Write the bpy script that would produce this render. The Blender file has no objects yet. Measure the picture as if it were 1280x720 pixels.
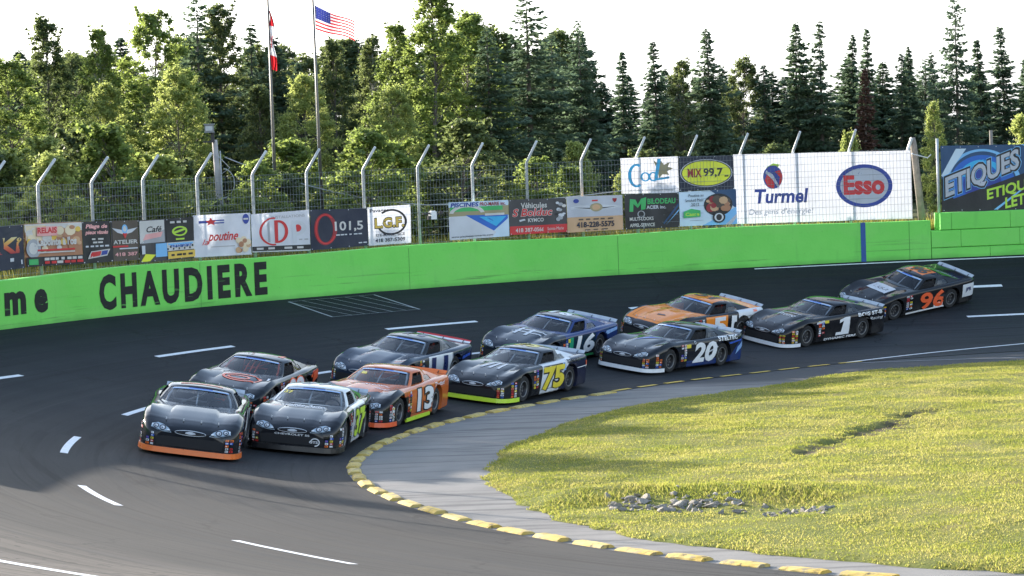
import bpy, bmesh, math, random
import numpy as np
from mathutils import Vector, Matrix
from mathutils.bvhtree import BVHTree

S = bpy.context.scene
COL = S.collection
R = math.radians

# ------------------------------------------------------------------ camera
cam_data = bpy.data.cameras.new('camera')
cam = bpy.data.objects.new('camera', cam_data)
COL.objects.link(cam)
cam_data.sensor_width = 36.0
cam_data.lens = 36.0 * 3900 / 1280
cam_data.clip_start = 0.5
cam_data.clip_end = 6000
CAM_Z = 6.5
pitch = math.atan(190 / 3900)
roll = R(2.0)
_F = Vector((0, math.cos(pitch), -math.sin(pitch)))
_U0 = Vector((0, math.sin(pitch), math.cos(pitch)))
_R0 = Vector((1, 0, 0))
_Rv = math.cos(roll) * _R0 - math.sin(roll) * _U0
_Uv = math.sin(roll) * _R0 + math.cos(roll) * _U0
m = Matrix((_Rv, _Uv, -_F)).transposed().to_4x4()
m.translation = (0, 0, CAM_Z)
cam.matrix_world = m
S.camera = cam

# ------------------------------------------------------------------ light
SUN_EL = 15.0
SUN_AZ = -46.0          # clockwise from +Y, so the sun stands behind the trees to the left
world = bpy.data.worlds.new('World')
S.world = world
world.use_nodes = True
wn = world.node_tree.nodes
wl = world.node_tree.links
wn.clear()
w_out = wn.new('ShaderNodeOutputWorld')
w_bg = wn.new('ShaderNodeBackground')
w_sky = wn.new('ShaderNodeTexSky')
w_sky.sky_type = 'NISHITA'
w_sky.sun_disc = False
w_sky.sun_elevation = R(SUN_EL)
w_sky.sun_rotation = R(SUN_AZ)
w_sky.altitude = 200
w_sky.air_density = 1.0
w_sky.dust_density = 1.6
w_sky.ozone_density = 1.0
w_bg.inputs['Strength'].default_value = 0.15
# a bright milky haze low over the woods takes the colour out of the sky near the horizon
w_tc = wn.new('ShaderNodeTexCoord'); w_sep = wn.new('ShaderNodeSeparateXYZ'); wl.new(w_tc.outputs['Generated'], w_sep.inputs[0])
w_rng = wn.new('ShaderNodeMapRange'); w_rng.inputs[1].default_value = 0.0; w_rng.inputs[2].default_value = 0.45; w_rng.inputs[3].default_value = 0.9; w_rng.inputs[4].default_value = 0.05
wl.new(w_sep.outputs['Z'], w_rng.inputs[0])
w_bw = wn.new('ShaderNodeRGBToBW'); wl.new(w_sky.outputs[0], w_bw.inputs[0])
w_tint = wn.new('ShaderNodeMix'); w_tint.data_type = 'RGBA'; w_tint.blend_type = 'MULTIPLY'; w_tint.inputs[0].default_value = 1.0
wl.new(w_bw.outputs[0], w_tint.inputs[6]); w_tint.inputs[7].default_value = (1.0, 1.02, 1.06, 1.0)
w_mix = wn.new('ShaderNodeMix'); w_mix.data_type = 'RGBA'
wl.new(w_rng.outputs[0], w_mix.inputs[0]); wl.new(w_sky.outputs[0], w_mix.inputs[6]); wl.new(w_tint.outputs[2], w_mix.inputs[7])
wl.new(w_mix.outputs[2], w_bg.inputs[0])
wl.new(w_bg.outputs[0], w_out.inputs[0])

sun_data = bpy.data.lights.new('sun', 'SUN')
sun = bpy.data.objects.new('sun', sun_data)
COL.objects.link(sun)
sun_data.energy = 4.6
sun_data.angle = R(0.5)
sun_data.color = (1.0, 0.90, 0.78)
_to_sun = Vector((math.sin(R(SUN_AZ)) * math.cos(R(SUN_EL)), math.cos(R(SUN_AZ)) * math.cos(R(SUN_EL)), math.sin(R(SUN_EL))))
sun.rotation_euler = _to_sun.to_track_quat('Z', 'Y').to_euler()
sun.location = (-60, 160, 60)

S.view_settings.view_transform = 'Standard'
S.view_settings.look = 'None'
S.view_settings.gamma = 1.0
S.view_settings.use_curve_mapping = False
S.view_settings.exposure = 1.75
S.render.engine = 'CYCLES'
S.cycles.max_bounces = 8
S.cycles.transparent_max_bounces = 16
S.cycles.transmission_bounces = 6
S.cycles.diffuse_bounces = 5
S.cycles.glossy_bounces = 3
S.cycles.caustics_reflective = False
S.cycles.caustics_refractive = False
S.cycles.sample_clamp_indirect = 8.0

# ------------------------------------------------------------------ node helpers
class NT:
    """small wrapper that builds node trees"""
    def __init__(self, name):
        self.m = bpy.data.materials.new(name)
        self.m.use_nodes = True
        self.t = self.m.node_tree
        self.t.nodes.clear()
        self.out = self.t.nodes.new('ShaderNodeOutputMaterial')
    def n(self, kind, **kw):
        nd = self.t.nodes.new(kind)
        for k, v in kw.items():
            setattr(nd, k, v)
        return nd
    def put(self, sock, v):
        if v is None:
            return
        if isinstance(v, bpy.types.NodeSocket):
            self.t.links.new(v, sock)
        elif isinstance(v, (tuple, list)):
            sock.default_value = tuple(v) if len(v) == len(sock.default_value) else (*v, 1.0)
        else:
            sock.default_value = v
    def math(self, op, a, b=None, c=None, clamp=False):
        nd = self.n('ShaderNodeMath', operation=op)
        nd.use_clamp = clamp
        self.put(nd.inputs[0], a)
        if b is not None: self.put(nd.inputs[1], b)
        if c is not None: self.put(nd.inputs[2], c)
        return nd.outputs[0]
    def mix(self, f, a, b, blend='MIX'):
        nd = self.n('ShaderNodeMix', data_type='RGBA', blend_type=blend)
        self.put(nd.inputs[0], f); self.put(nd.inputs[6], a); self.put(nd.inputs[7], b)
        return nd.outputs[2]
    def noise(self, vec, scale, detail=3.0, rough=0.55, dist=0.0):
        nd = self.n('ShaderNodeTexNoise')
        if vec is not None: self.put(nd.inputs['Vector'], vec)
        nd.inputs['Scale'].default_value = scale
        nd.inputs['Detail'].default_value = detail
        nd.inputs['Roughness'].default_value = rough
        nd.inputs['Distortion'].default_value = dist
        return nd.outputs['Fac']
    def ramp(self, f, stops):
        nd = self.n('ShaderNodeValToRGB')
        el = nd.color_ramp.elements
        while len(el) < len(stops): el.new(0.5)
        for e, (p, c) in zip(el, stops):
            e.position = p
            e.color = (*c, 1.0) if isinstance(c, (tuple, list)) else (c, c, c, 1.0)
        self.put(nd.inputs[0], f)
        return nd.outputs[0]
    def step(self, f, lo, hi):
        nd = self.n('ShaderNodeMapRange')
        nd.clamp = True
        self.put(nd.inputs[0], f)
        nd.inputs[1].default_value = lo; nd.inputs[2].default_value = hi
        return nd.outputs[0]
    def obj(self):
        return self.n('ShaderNodeTexCoord').outputs['Object']
    def xyz(self, v):
        nd = self.n('ShaderNodeSeparateXYZ'); self.put(nd.inputs[0], v)
        return nd.outputs
    def vec(self, x, y, z):
        nd = self.n('ShaderNodeCombineXYZ')
        self.put(nd.inputs[0], x); self.put(nd.inputs[1], y); self.put(nd.inputs[2], z)
        return nd.outputs[0]
    def bump(self, h, strength=0.3, dist=0.02):
        nd = self.n('ShaderNodeBump')
        nd.inputs['Strength'].default_value = strength
        nd.inputs['Distance'].default_value = dist
        self.put(nd.inputs['Height'], h)
        return nd.outputs[0]
    def bsdf(self, color, rough=0.6, metal=0.0, spec=0.5, normal=None, coat=0.0, coat_rough=0.05):
        b = self.n('ShaderNodeBsdfPrincipled')
        self.put(b.inputs['Base Color'], color)
        self.put(b.inputs['Roughness'], rough)
        self.put(b.inputs['Metallic'], metal)
        self.put(b.inputs['Specular IOR Level'], spec)
        self.put(b.inputs['Coat Weight'], coat)
        self.put(b.inputs['Coat Roughness'], coat_rough)
        if normal is not None: self.put(b.inputs['Normal'], normal)
        return b.outputs[0]
    def finish(self, sh):
        self.put(self.out.inputs[0], sh)
        return self.m

_mats = {}
def flat(name, color, rough=0.6, metal=0.0, spec=0.5, vary=0.12, scale=6.0, coat=0.0):
    """plain paint / metal / plastic with a little wear so it is never perfectly uniform"""
    key = (name,)
    if key in _mats: return _mats[key]
    t = NT(name)
    o = t.obj()
    f = t.noise(o, scale, 4.0)
    c0 = tuple(max(0.0, c * (1 - vary)) for c in color)
    c1 = tuple(min(1.0, c * (1 + vary)) for c in color)
    col = t.mix(t.step(f, 0.3, 0.7), c0, c1)
    r = t.math('MULTIPLY_ADD', f, 0.18, rough - 0.09)
    _mats[key] = t.finish(t.bsdf(col, r, metal, spec, coat=coat))
    return _mats[key]

# ------------------------------------------------------------------ mesh helpers
class MB:
    """collects vertices and faces; build() links them as ONE mesh object"""
    def __init__(self):
        self.v = []; self.f = []; self.mi = []; self.cur = 0
        self.mats = []
    def mat(self, m):
        if m not in self.mats: self.mats.append(m)
        self.cur = self.mats.index(m)
        return self
    def add(self, vs, fs):
        b = len(self.v)
        self.v.extend([tuple(p) for p in vs])
        for f in fs:
            self.f.append([i + b for i in f]); self.mi.append(self.cur)
        return self
    def quad(self, a, b, c, d):
        return self.add([a, b, c, d], [(0, 1, 2, 3)])
    def box(self, c, s, rot=None):
        hx, hy, hz = s[0] / 2, s[1] / 2, s[2] / 2
        vs = [Vector((x, y, z)) for x in (-hx, hx) for y in (-hy, hy) for z in (-hz, hz)]
        if rot is not None: vs = [rot @ p for p in vs]
        c = Vector(c)
        return self.add([p + c for p in vs], [(0, 1, 3, 2), (4, 6, 7, 5), (0, 4, 5, 1), (2, 3, 7, 6), (0, 2, 6, 4), (1, 5, 7, 3)])
    def tube(self, pts, r, n=8, cap=True):
        pts = [Vector(p) for p in pts]
        rs = r if isinstance(r, (list, tuple)) else [r] * len(pts)
        rings = []
        prev = None
        for i, p in enumerate(pts):
            d = (pts[min(i + 1, len(pts) - 1)] - pts[max(i - 1, 0)]).normalized()
            if prev is None:
                a = d.orthogonal().normalized()
            else:
                a = (prev - d * prev.dot(d))
                a = a.normalized() if a.length > 1e-6 else d.orthogonal().normalized()
            prev = a
            b = d.cross(a)
            rings.append([p + (a * math.cos(2 * math.pi * k / n) + b * math.sin(2 * math.pi * k / n)) * rs[i] for k in range(n)])
        vs = [q for rg in rings for q in rg]
        fs = []
        for i in range(len(pts) - 1):
            for k in range(n):
                fs.append((i * n + k, i * n + (k + 1) % n, (i + 1) * n + (k + 1) % n, (i + 1) * n + k))
        if cap:
            fs.append(tuple(reversed(range(n)))); fs.append(tuple(range((len(pts) - 1) * n, len(pts) * n)))
        return self.add(vs, fs)
    def build(self, name, parent=None, smooth=False, mat=None):
        me = bpy.data.meshes.new(name)
        me.from_pydata(self.v, [], self.f)
        for mm in (self.mats if mat is None else [mat]): me.materials.append(mm)
        if mat is None and len(self.mats) > 1:
            me.polygons.foreach_set('material_index', self.mi)
        if smooth:
            me.polygons.foreach_set('use_smooth', [True] * len(me.polygons))
        me.update()
        return link(name, me, parent)

def link(name, me, parent=None):
    o = bpy.data.objects.new(name, me)
    COL.objects.link(o)
    if parent is not None: o.parent = parent
    return o

def tag(o, label=None, cat=None, group=None, kind=None):
    if label: o['label'] = label
    if cat: o['category'] = cat
    if group: o['group'] = group
    if kind: o['kind'] = kind
    return o

def empty(name, loc=(0, 0, 0), label=None, cat=None, group=None):
    o = bpy.data.objects.new(name, None)
    COL.objects.link(o)
    o.location = loc
    o.empty_display_size = 0.3
    return tag(o, label, cat, group)

def np_mesh(name, verts, faces, mats, mi=None, smooth=False, parent=None):
    """fast mesh from numpy arrays; faces is an (n, k) array"""
    me = bpy.data.meshes.new(name)
    nv, (nf, k) = len(verts), faces.shape
    me.vertices.add(nv); me.loops.add(nf * k); me.polygons.add(nf)
    me.vertices.foreach_set('co', verts.astype(np.float32).ravel())
    me.loops.foreach_set('vertex_index', faces.astype(np.int32).ravel())
    me.polygons.foreach_set('loop_start', np.arange(0, nf * k, k, dtype=np.int32))
    if mi is not None: me.polygons.foreach_set('material_index', mi.astype(np.int32))
    if smooth: me.polygons.foreach_set('use_smooth', np.ones(nf, dtype=bool))
    for mm in mats: me.materials.append(mm)
    me.update(calc_edges=True)
    return me

_txt = {}
def text_polys(s, bold=0.0, shear=0.0, spacing=1.0):
    """outline of a text as (verts 2D normalised to its box, faces, aspect)"""
    key = (s, bold, shear, spacing)
    if key in _txt: return _txt[key]
    cu = bpy.data.curves.new('lettering', 'FONT')
    cu.body = s; cu.offset = bold; cu.shear = shear; cu.space_character = spacing
    cu.resolution_u = 3
    o = bpy.data.objects.new('lettering', cu)
    COL.objects.link(o)
    dg = bpy.context.evaluated_depsgraph_get()
    me = bpy.data.meshes.new_from_object(o.evaluated_get(dg))
    bm = bmesh.new(); bm.from_mesh(me)
    bmesh.ops.triangulate(bm, faces=bm.faces[:])
    vs = [(v.co.x, v.co.y) for v in bm.verts]
    fs = [[v.index for v in f.verts] for f in bm.faces]
    bm.free()
    bpy.data.meshes.remove(me)
    bpy.data.objects.remove(o); bpy.data.curves.remove(cu)
    xs = [p[0] for p in vs]; ys = [p[1] for p in vs]
    x0, x1, y0, y1 = min(xs), max(xs), min(ys), max(ys)
    vs = [((x - x0) / (x1 - x0), (y - y0) / (y1 - y0)) for x, y in vs]
    # make every triangle face the same way
    out = []
    for f in fs:
        a, b, c = (vs[i] for i in f)
        ar = (b[0] - a[0]) * (c[1] - a[1]) - (b[1] - a[1]) * (c[0] - a[0])
        out.append(f if ar > 0 else f[::-1])
    _txt[key] = (vs, out, (x1 - x0) / (y1 - y0))
    return _txt[key]

def in_box(polys, x0, x1, y0, y1):
    vs, fs = polys[0], polys[1]
    return [(x0 + u * (x1 - x0), y0 + v * (y1 - y0)) for u, v in vs], fs

def text2d(s, x0, x1, y0, y1, **kw): return in_box(text_polys(s, **kw), x0, x1, y0, y1)
def ell2d(cx, cy, rx, ry, n=28, a0=0.0, a1=360.0):
    if a1 - a0 >= 360:
        return [(cx + rx * math.cos(2 * math.pi * k / n), cy + ry * math.sin(2 * math.pi * k / n)) for k in range(n)], [list(range(n))]
    pts = [(cx, cy)] + [(cx + rx * math.cos(R(a0 + (a1 - a0) * k / n)), cy + ry * math.sin(R(a0 + (a1 - a0) * k / n))) for k in range(n + 1)]
    return pts, [[0, k, k + 1] for k in range(1, n + 1)]
def ring2d(cx, cy, rx, ry, t, n=32, a0=0.0, a1=360.0):
    vs = []; fs = []
    for k in range(n + 1):
        a = R(a0 + (a1 - a0) * k / n)
        vs += [(cx + rx * math.cos(a), cy + ry * math.sin(a)), (cx + (rx - t) * math.cos(a), cy + (ry - t) * math.sin(a))]
        if k: fs.append([2 * k - 2, 2 * k, 2 * k + 1, 2 * k - 1])
    return vs, fs
def rect2d(x0, x1, y0, y1): return [(x0, y0), (x1, y0), (x1, y1), (x0, y1)], [[0, 1, 2, 3]]
def poly2d(pts): return list(pts), [list(range(len(pts)))]

def subdiv(vs, fs, mx):
    bm = bmesh.new()
    V_ = [bm.verts.new((p[0], p[1], 0)) for p in vs]
    for f in fs:
        try: bm.faces.new([V_[i] for i in f])
        except ValueError: pass
    bmesh.ops.triangulate(bm, faces=[f for f in bm.faces if len(f.verts) > 4])
    for _ in range(6):
        es = [e for e in bm.edges if e.calc_length() > mx]
        if not es: break
        bmesh.ops.subdivide_edges(bm, edges=es, cuts=1, use_grid_fill=True)
        bmesh.ops.triangulate(bm, faces=[f for f in bm.faces if len(f.verts) > 4])
    bm.verts.index_update()
    out = [(v.co.x, v.co.y) for v in bm.verts], [[v.index for v in f.verts] for f in bm.faces]
    bm.free()
    return out

# ------------------------------------------------------------------ the oval
CX, CY = 21.0, 62.5            # centre of this turn
RI_T = ([90, 118, 126, 140, 180, 200, 270], [25.6, 25.4, 24.8, 24.3, 24.45, 24.1, 24.3])
RO_T = ([90, 190, 205, 220, 270], [36.2, 36.2, 37.6, 39.5, 39.5])
Z1_T = ([90, 180, 190, 200, 215, 235, 255, 270], [2.2, 2.2, 2.1, 2.0, 1.98, 1.75, 1.6, 1.6])
PW_T = ([90, 104, 132], [2.6, 2.6, 1.35])
GR_T = ([90, 110, 121, 126, 131, 139, 148, 158, 168, 178, 186, 190, 197, 207, 216, 223, 232, 270],
        [22.0, 22.0, 22.3, 22.1, 21.4, 21.2, 21.3, 21.16, 21.2, 21.4, 21.7, 21.9, 22.15, 22.75, 23.0, 23.0, 22.75, 22.7])
def tab(T, ph): return float(np.interp(ph, T[0], T[1]))
def r_in(ph): return tab(RI_T, ph)
def r_out(ph): return tab(RO_T, ph)
def bank_z(ph, r):
    a, b = r_in(ph), r_out(ph)
    t = (r - a) / (b - a)
    return 0.0 if t <= 0 else tab(Z1_T, ph) * t ** tab(PW_T, ph)
def pos(ph, r, z=0.0, dx=0.0):
    """point at polar angle ph of the turn; dx > 0 runs on along the straight"""
    return Vector((CX + r * math.cos(R(ph)) + dx, CY + r * math.sin(R(ph)), z))
def polar(x, y):
    if x < CX:
        return math.hypot(x - CX, y - CY), math.degrees(math.atan2(y - CY, x - CX)) % 360
    return abs(y - CY), (90.0 if y > CY else 270.0)
def track_z(x, y):
    r, ph = polar(x, y)
    return bank_z(ph, r)
# stations along the oval: (angle, dx)
STN = [(90.0, dx) for dx in (90, 60, 40, 25, 15, 8, 4)] + [(float(a), 0.0) for a in range(90, 271, 1)] + [(270.0, dx) for dx in (4, 8, 15, 25, 40, 60, 90)]

def sheet(name, rows, mat, kind='structure', smooth=True, parent=None):
    """rows: list of equally long lists of points -> one surface"""
    n = len(rows[0])
    vs = np.array([tuple(p) for r in rows for p in r])
    fs = []
    for i in range(len(rows) - 1):
        for j in range(n - 1):
            fs.append((i * n + j, i * n + j + 1, (i + 1) * n + j + 1, (i + 1) * n + j))
    me = np_mesh(name, vs, np.array(fs), [mat], smooth=smooth)
    # face upwards
    me.update()
    if sum(p.normal.z for p in me.polygons) < 0: me.flip_normals()
    o = link(name, me, parent)
    if kind: o['kind'] = kind
    return o

# ------------------------------------------------------------------ ground materials
def polar_nodes(t):
    p = t.xyz(t.n('ShaderNodeNewGeometry').outputs['Position'])
    dx = t.math('MAXIMUM', t.math('SUBTRACT', CX, p[0]), 0.0)
    dy = t.math('SUBTRACT', p[1], CY)
    r = t.math('SQRT', t.math('ADD', t.math('MULTIPLY', dx, dx), t.math('MULTIPLY', dy, dy)))
    an = t.math('ARCTAN2', dy, t.math('MULTIPLY', dx, -1.0))
    far = t.math('MAXIMUM', t.math('SUBTRACT', p[0], CX), 0.0)
    s = t.math('ADD', t.math('MULTIPLY', an, 30.0), far)
    return r, an, s, p

def asphalt_mat():
    t = NT('asphalt')
    r, an, s, p = polar_nodes(t)
    # tyre tracks run along the lanes: fine and coarse streaks, stretched along the direction of travel
    v1 = t.vec(t.math('MULTIPLY', r, 3.2), t.math('MULTIPLY', s, 0.05), 0.0)
    v2 = t.vec(t.math('MULTIPLY', r, 9.0), t.math('MULTIPLY', s, 0.09), 3.0)
    n1 = t.noise(v1, 1.0, 3.0, 0.6, 0.4)
    n2 = t.noise(v2, 1.0, 2.0, 0.6, 0.5)
    pos_v = t.n('ShaderNodeNewGeometry').outputs['Position']
    fine = t.noise(pos_v, 60.0, 2.0)
    patch = t.noise(pos_v, 0.35, 4.0)
    base = t.ramp(patch, [(0.3, (0.011, 0.013, 0.017)), (0.7, (0.021, 0.024, 0.028))])
    # turn darkened for rubber and painted-in tree shade; dusty exit lightened as if sunlit
    base = t.mix(t.step(p[1], CY + 4, CY - 12), base, t.ramp(patch, [(0.3, (0.025, 0.0238, 0.0225)), (0.7, (0.038, 0.0358, 0.0335))]))
    base = t.mix(t.math('MULTIPLY', t.step(p[0], 0.0, 10.0), t.step(r, 33.5, 30.0)), base, t.ramp(patch, [(0.3, (0.034, 0.038, 0.042)), (0.7, (0.050, 0.054, 0.058))]))
    c = t.mix(t.math('MULTIPLY', t.step(n1, 0.53, 0.64), 0.75), base, (0.014, 0.015, 0.017))
    c = t.mix(t.math('MULTIPLY', t.step(n2, 0.54, 0.66), 0.8), c, (0.012, 0.013, 0.015))
    c = t.mix(t.math('MULTIPLY', t.step(n2, 0.42, 0.30), 0.14), c, (0.075, 0.074, 0.072))
    c = t.mix(t.math('MULTIPLY', t.step(fine, 0.5, 0.8), 0.28), c, (0.085, 0.085, 0.085))
    # the worn racing line is darker with rubber; sandy marbles gather near the outside of the exit
    line = t.math('MULTIPLY', t.step(r, 25.4, 26.6), t.step(r, 31.6, 30.2))
    c = t.mix(t.math('MULTIPLY', line, 0.25), c, (0.016, 0.017, 0.019))
    exit_ = t.step(t.math('ABSOLUTE', an), 2.95, 2.6)
    south = t.step(p[1], CY - 6, CY - 10)
    mar = t.math('MULTIPLY', t.math('MULTIPLY', t.step(r, 32.8, 34.6), south), t.step(t.noise(v1, 2.0, 4.0), 0.30, 0.55))
    c = t.mix(t.math('MULTIPLY', mar, 0.7), c, (0.13, 0.112, 0.094))
    crumbs = t.math('MULTIPLY', t.math('MULTIPLY', t.step(t.noise(t.vec(t.math('MULTIPLY', r, 2.0), s, 0.0), 3.2, 2.0), 0.62, 0.66), t.step(r, 33.0, 33.8)), south)
    c = t.mix(crumbs, c, (0.03, 0.028, 0.026))
    vor = t.n('ShaderNodeTexVoronoi', feature='DISTANCE_TO_EDGE'); vor.inputs['Scale'].default_value = 0.22
    wob = t.n('ShaderNodeTexNoise'); t.put(wob.inputs['Vector'], pos_v); wob.inputs['Scale'].default_value = 1.1; wob.inputs['Detail'].default_value = 5.0
    off = t.n('ShaderNodeVectorMath', operation='MULTIPLY_ADD'); t.put(off.inputs[0], wob.outputs['Color']); off.inputs[1].default_value = (1.6, 1.6, 1.6); t.put(off.inputs[2], pos_v)
    t.put(vor.inputs['Vector'], off.outputs[0])
    crack = t.math('MULTIPLY', t.step(vor.outputs['Distance'], 0.010, 0.004), t.step(patch, 0.44, 0.56))
    c = t.mix(t.math('MULTIPLY', crack, 0.75), c, (0.010, 0.010, 0.011))
    for rs in (28.35, 34.1):
        sm_ = t.step(t.math('ABSOLUTE', t.math('SUBTRACT', r, t.math('MULTIPLY_ADD', n2, 0.06, rs))), 0.035, 0.015)
        c = t.mix(t.math('MULTIPLY', sm_, 0.6), c, (0.012, 0.012, 0.013))
    # long black tyre lines laid down on the way out of the turn
    v3 = t.vec(t.math('MULTIPLY', t.math('MULTIPLY_ADD', s, 0.10, r), 5.5), t.math('MULTIPLY', s, 0.05), 8.0)
    n3 = t.noise(v3, 1.0, 1.5, 0.5, 0.3)
    c = t.mix(t.math('MULTIPLY', t.math('MULTIPLY', t.step(n3, 0.60, 0.66), t.step(p[1], CY + 2, CY - 8)), 0.7), c, (0.010, 0.010, 0.011))
    agg = t.noise(pos_v, 22.0, 3.0, 0.7)
    c = t.mix(t.math('MULTIPLY', t.step(agg, 0.56, 0.72), 0.20), c, (0.085, 0.084, 0.082))
    rough = t.math('MULTIPLY_ADD', n1, -0.30, 0.98)
    return t.finish(t.bsdf(c, rough, 0.0, 0.22, t.bump(fine, 0.5, 0.006)))

def apron_mat():
    t = NT('worn_concrete')
    r, an, s, p = polar_nodes(t)
    g = t.n('ShaderNodeNewGeometry').outputs['Position']
    n = t.noise(g, 0.8, 5.0)
    f = t.noise(g, 45.0, 2.0)
    cross = t.noise(t.vec(t.math('MULTIPLY', p[0], 0.25), t.math('MULTIPLY', p[1], 2.2), 0.0), 1.0, 3.0, 0.6, 0.6)
    c = t.ramp(n, [(0.3, (0.165, 0.160, 0.152)), (0.7, (0.235, 0.226, 0.212))])
    c = t.mix(t.math('MULTIPLY', t.step(cross, 0.52, 0.62), 0.7), c, (0.08, 0.08, 0.08))
    c = t.mix(t.math('MULTIPLY', t.step(f, 0.55, 0.8), 0.4), c, (0.30, 0.28, 0.26))
    # past the end of the kerb the apron is asphalt
    c = t.mix(t.step(p[1], 78.6, 80.2), c, (0.055, 0.056, 0.06))
    return t.finish(t.bsdf(c, 0.8, 0.0, 0.3, t.bump(f, 0.5, 0.006)))

def seg_mask(t, p, a, b, wn, w0, w1):
    """1 close to the segment a-b, ragged by the noise wn"""
    ax, ay = a; bx, by = b
    L2 = (bx - ax) ** 2 + (by - ay) ** 2
    px = t.math('SUBTRACT', p[0], ax); py = t.math('SUBTRACT', p[1], ay)
    u = t.math('DIVIDE', t.math('ADD', t.math('MULTIPLY', px, bx - ax), t.math('MULTIPLY', py, by - ay)), L2, clamp=True)
    ex = t.math('SUBTRACT', px, t.math('MULTIPLY', u, bx - ax)); ey = t.math('SUBTRACT', py, t.math('MULTIPLY', u, by - ay))
    d = t.math('SQRT', t.math('ADD', t.math('MULTIPLY', ex, ex), t.math('MULTIPLY', ey, ey)))
    d = t.math('ADD', d, t.math('MULTIPLY_ADD', wn, 1.6, -0.8))
    return t.step(d, w1, w0)

SCAR = ((5.5, 59.8), (8.9, 67.6))
def turf_mat():
    t = NT('turf_soil')
    g = t.n('ShaderNodeNewGeometry').outputs['Position']
    p = t.xyz(g)
    n = t.noise(g, 0.5, 5.0); f = t.noise(g, 14.0, 4.0)
    c = t.ramp(n, [(0.3, (0.12, 0.145, 0.035)), (0.55, (0.18, 0.185, 0.050)), (0.75, (0.24, 0.20, 0.08))])
    c = t.mix(t.math('MULTIPLY', t.step(f, 0.5, 0.75), 0.45), c, (0.10, 0.09, 0.045))
    sc = seg_mask(t, p, SCAR[0], SCAR[1], t.noise(g, 1.6, 4.0), 0.0, 0.42)
    c = t.mix(sc, c, (0.085, 0.070, 0.045))
    return t.finish(t.bsdf(c, 0.95, 0.0, 0.1, t.bump(f, 0.6, 0.03)))

def outer_mat():
    t = NT('rough_ground')
    g = t.n('ShaderNodeNewGeometry').outputs['Position']
    n = t.noise(g, 0.3, 5.0); f = t.noise(g, 6.0, 4.0)
    c = t.ramp(n, [(0.3, (0.035, 0.050, 0.016)), (0.7, (0.085, 0.085, 0.03))])
    c = t.mix(t.math('MULTIPLY', t.step(f, 0.5, 0.75), 0.5), c, (0.05, 0.04, 0.025))
    return t.finish(t.bsdf(c, 0.95, 0.0, 0.1, t.bump(f, 0.6, 0.05)))

M_ASPH, M_APRON, M_TURF, M_OUT = asphalt_mat(), apron_mat(), turf_mat(), outer_mat()

# ------------------------------------------------------------------ terrain, track, apron, infield
rng = random.Random(7)
GZ = 3.05                                            # ground behind the retaining wall
def outside_z(ph):                                   # the far side is held up by the wall, the near side is not
    return float(np.interp(ph, [90, 196, 214, 270], [GZ, GZ, 1.3, 1.0]))
rows = []
for ph, dx in STN:
    a, b = r_in(ph), r_out(ph)
    row = [pos(ph, 0, -0.12, dx), pos(ph, a - 3, -0.12, dx), pos(ph, a - 0.5, -0.12, dx)]
    for k in range(1, 7):
        rr = a + (b - a) * k / 6
        row.append(pos(ph, rr, bank_z(ph, rr) - 0.12, dx))
    oz = outside_z(ph)
    row.append(pos(ph, b + 0.2, bank_z(ph, b) - 0.12, dx))
    row.append(pos(ph, b + 0.24, oz, dx))
    for k, rr in enumerate((1.5, 4, 8, 14, 22, 34, 50, 80, 140, 260, 600, 1500, 3000)):
        row.append(pos(ph, b + rr, oz + (0.0 if k > 8 else rng.uniform(-0.05, 0.12)), dx * (1 + (0 if rr < 100 else rr / 60))))
    rows.append(row)
sheet('ground', rows, M_OUT)

rows = []
for ph, dx in STN:
    a, b = r_in(ph), r_out(ph)
    rows.append([pos(ph, a + (b - a) * k / 26, bank_z(ph, a + (b - a) * k / 26), dx) for k in range(27)])
sheet('race_track', rows, M_ASPH)
rows = []
for ph, dx in STN:
    a, g = r_in(ph), tab(GR_T, ph)
    rows.append([pos(ph, g - 1.0 + (a + 0.01 - g + 1.0) * k / 4, -0.012, dx) for k in range(5)])
sheet('apron', rows, M_APRON)

def hash2(ix, iy):
    return np.modf(np.sin(ix * 127.1 + iy * 311.7) * 43758.5453)[0]
def vnoise(x, y):
    x = np.asarray(x, float); y = np.asarray(y, float)
    ix, iy = np.floor(x), np.floor(y); fx, fy = x - ix, y - iy
    fx = fx * fx * (3 - 2 * fx); fy = fy * fy * (3 - 2 * fy)
    h = lambda a, b: np.abs(hash2(a, b))
    return (h(ix, iy) * (1 - fx) + h(ix + 1, iy) * fx) * (1 - fy) + (h(ix, iy + 1) * (1 - fx) + h(ix + 1, iy + 1) * fx) * fy
def seg_dist(x, y, a, b):
    ax, ay = a; bx, by = b
    L2 = (bx - ax) ** 2 + (by - ay) ** 2
    u = np.clip(((x - ax) * (bx - ax) + (y - ay) * (by - ay)) / L2, 0, 1)
    return np.hypot(x - ax - u * (bx - ax), y - ay - u * (by - ay))
def edge_in(x, y):
    """metres inside the ragged grass edge"""
    dx = np.maximum(0, CX - x)
    r = np.hypot(dx, y - CY); ph = np.degrees(np.arctan2(y - CY, -dx)) % 360
    return np.interp(ph, GR_T[0], GR_T[1]) + 0.22 * (vnoise(ph * 0.9, r * 0 + 3) - 0.5) + 0.16 * (vnoise(ph * 3.1, r * 0 + 9) - 0.5) - r
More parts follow.
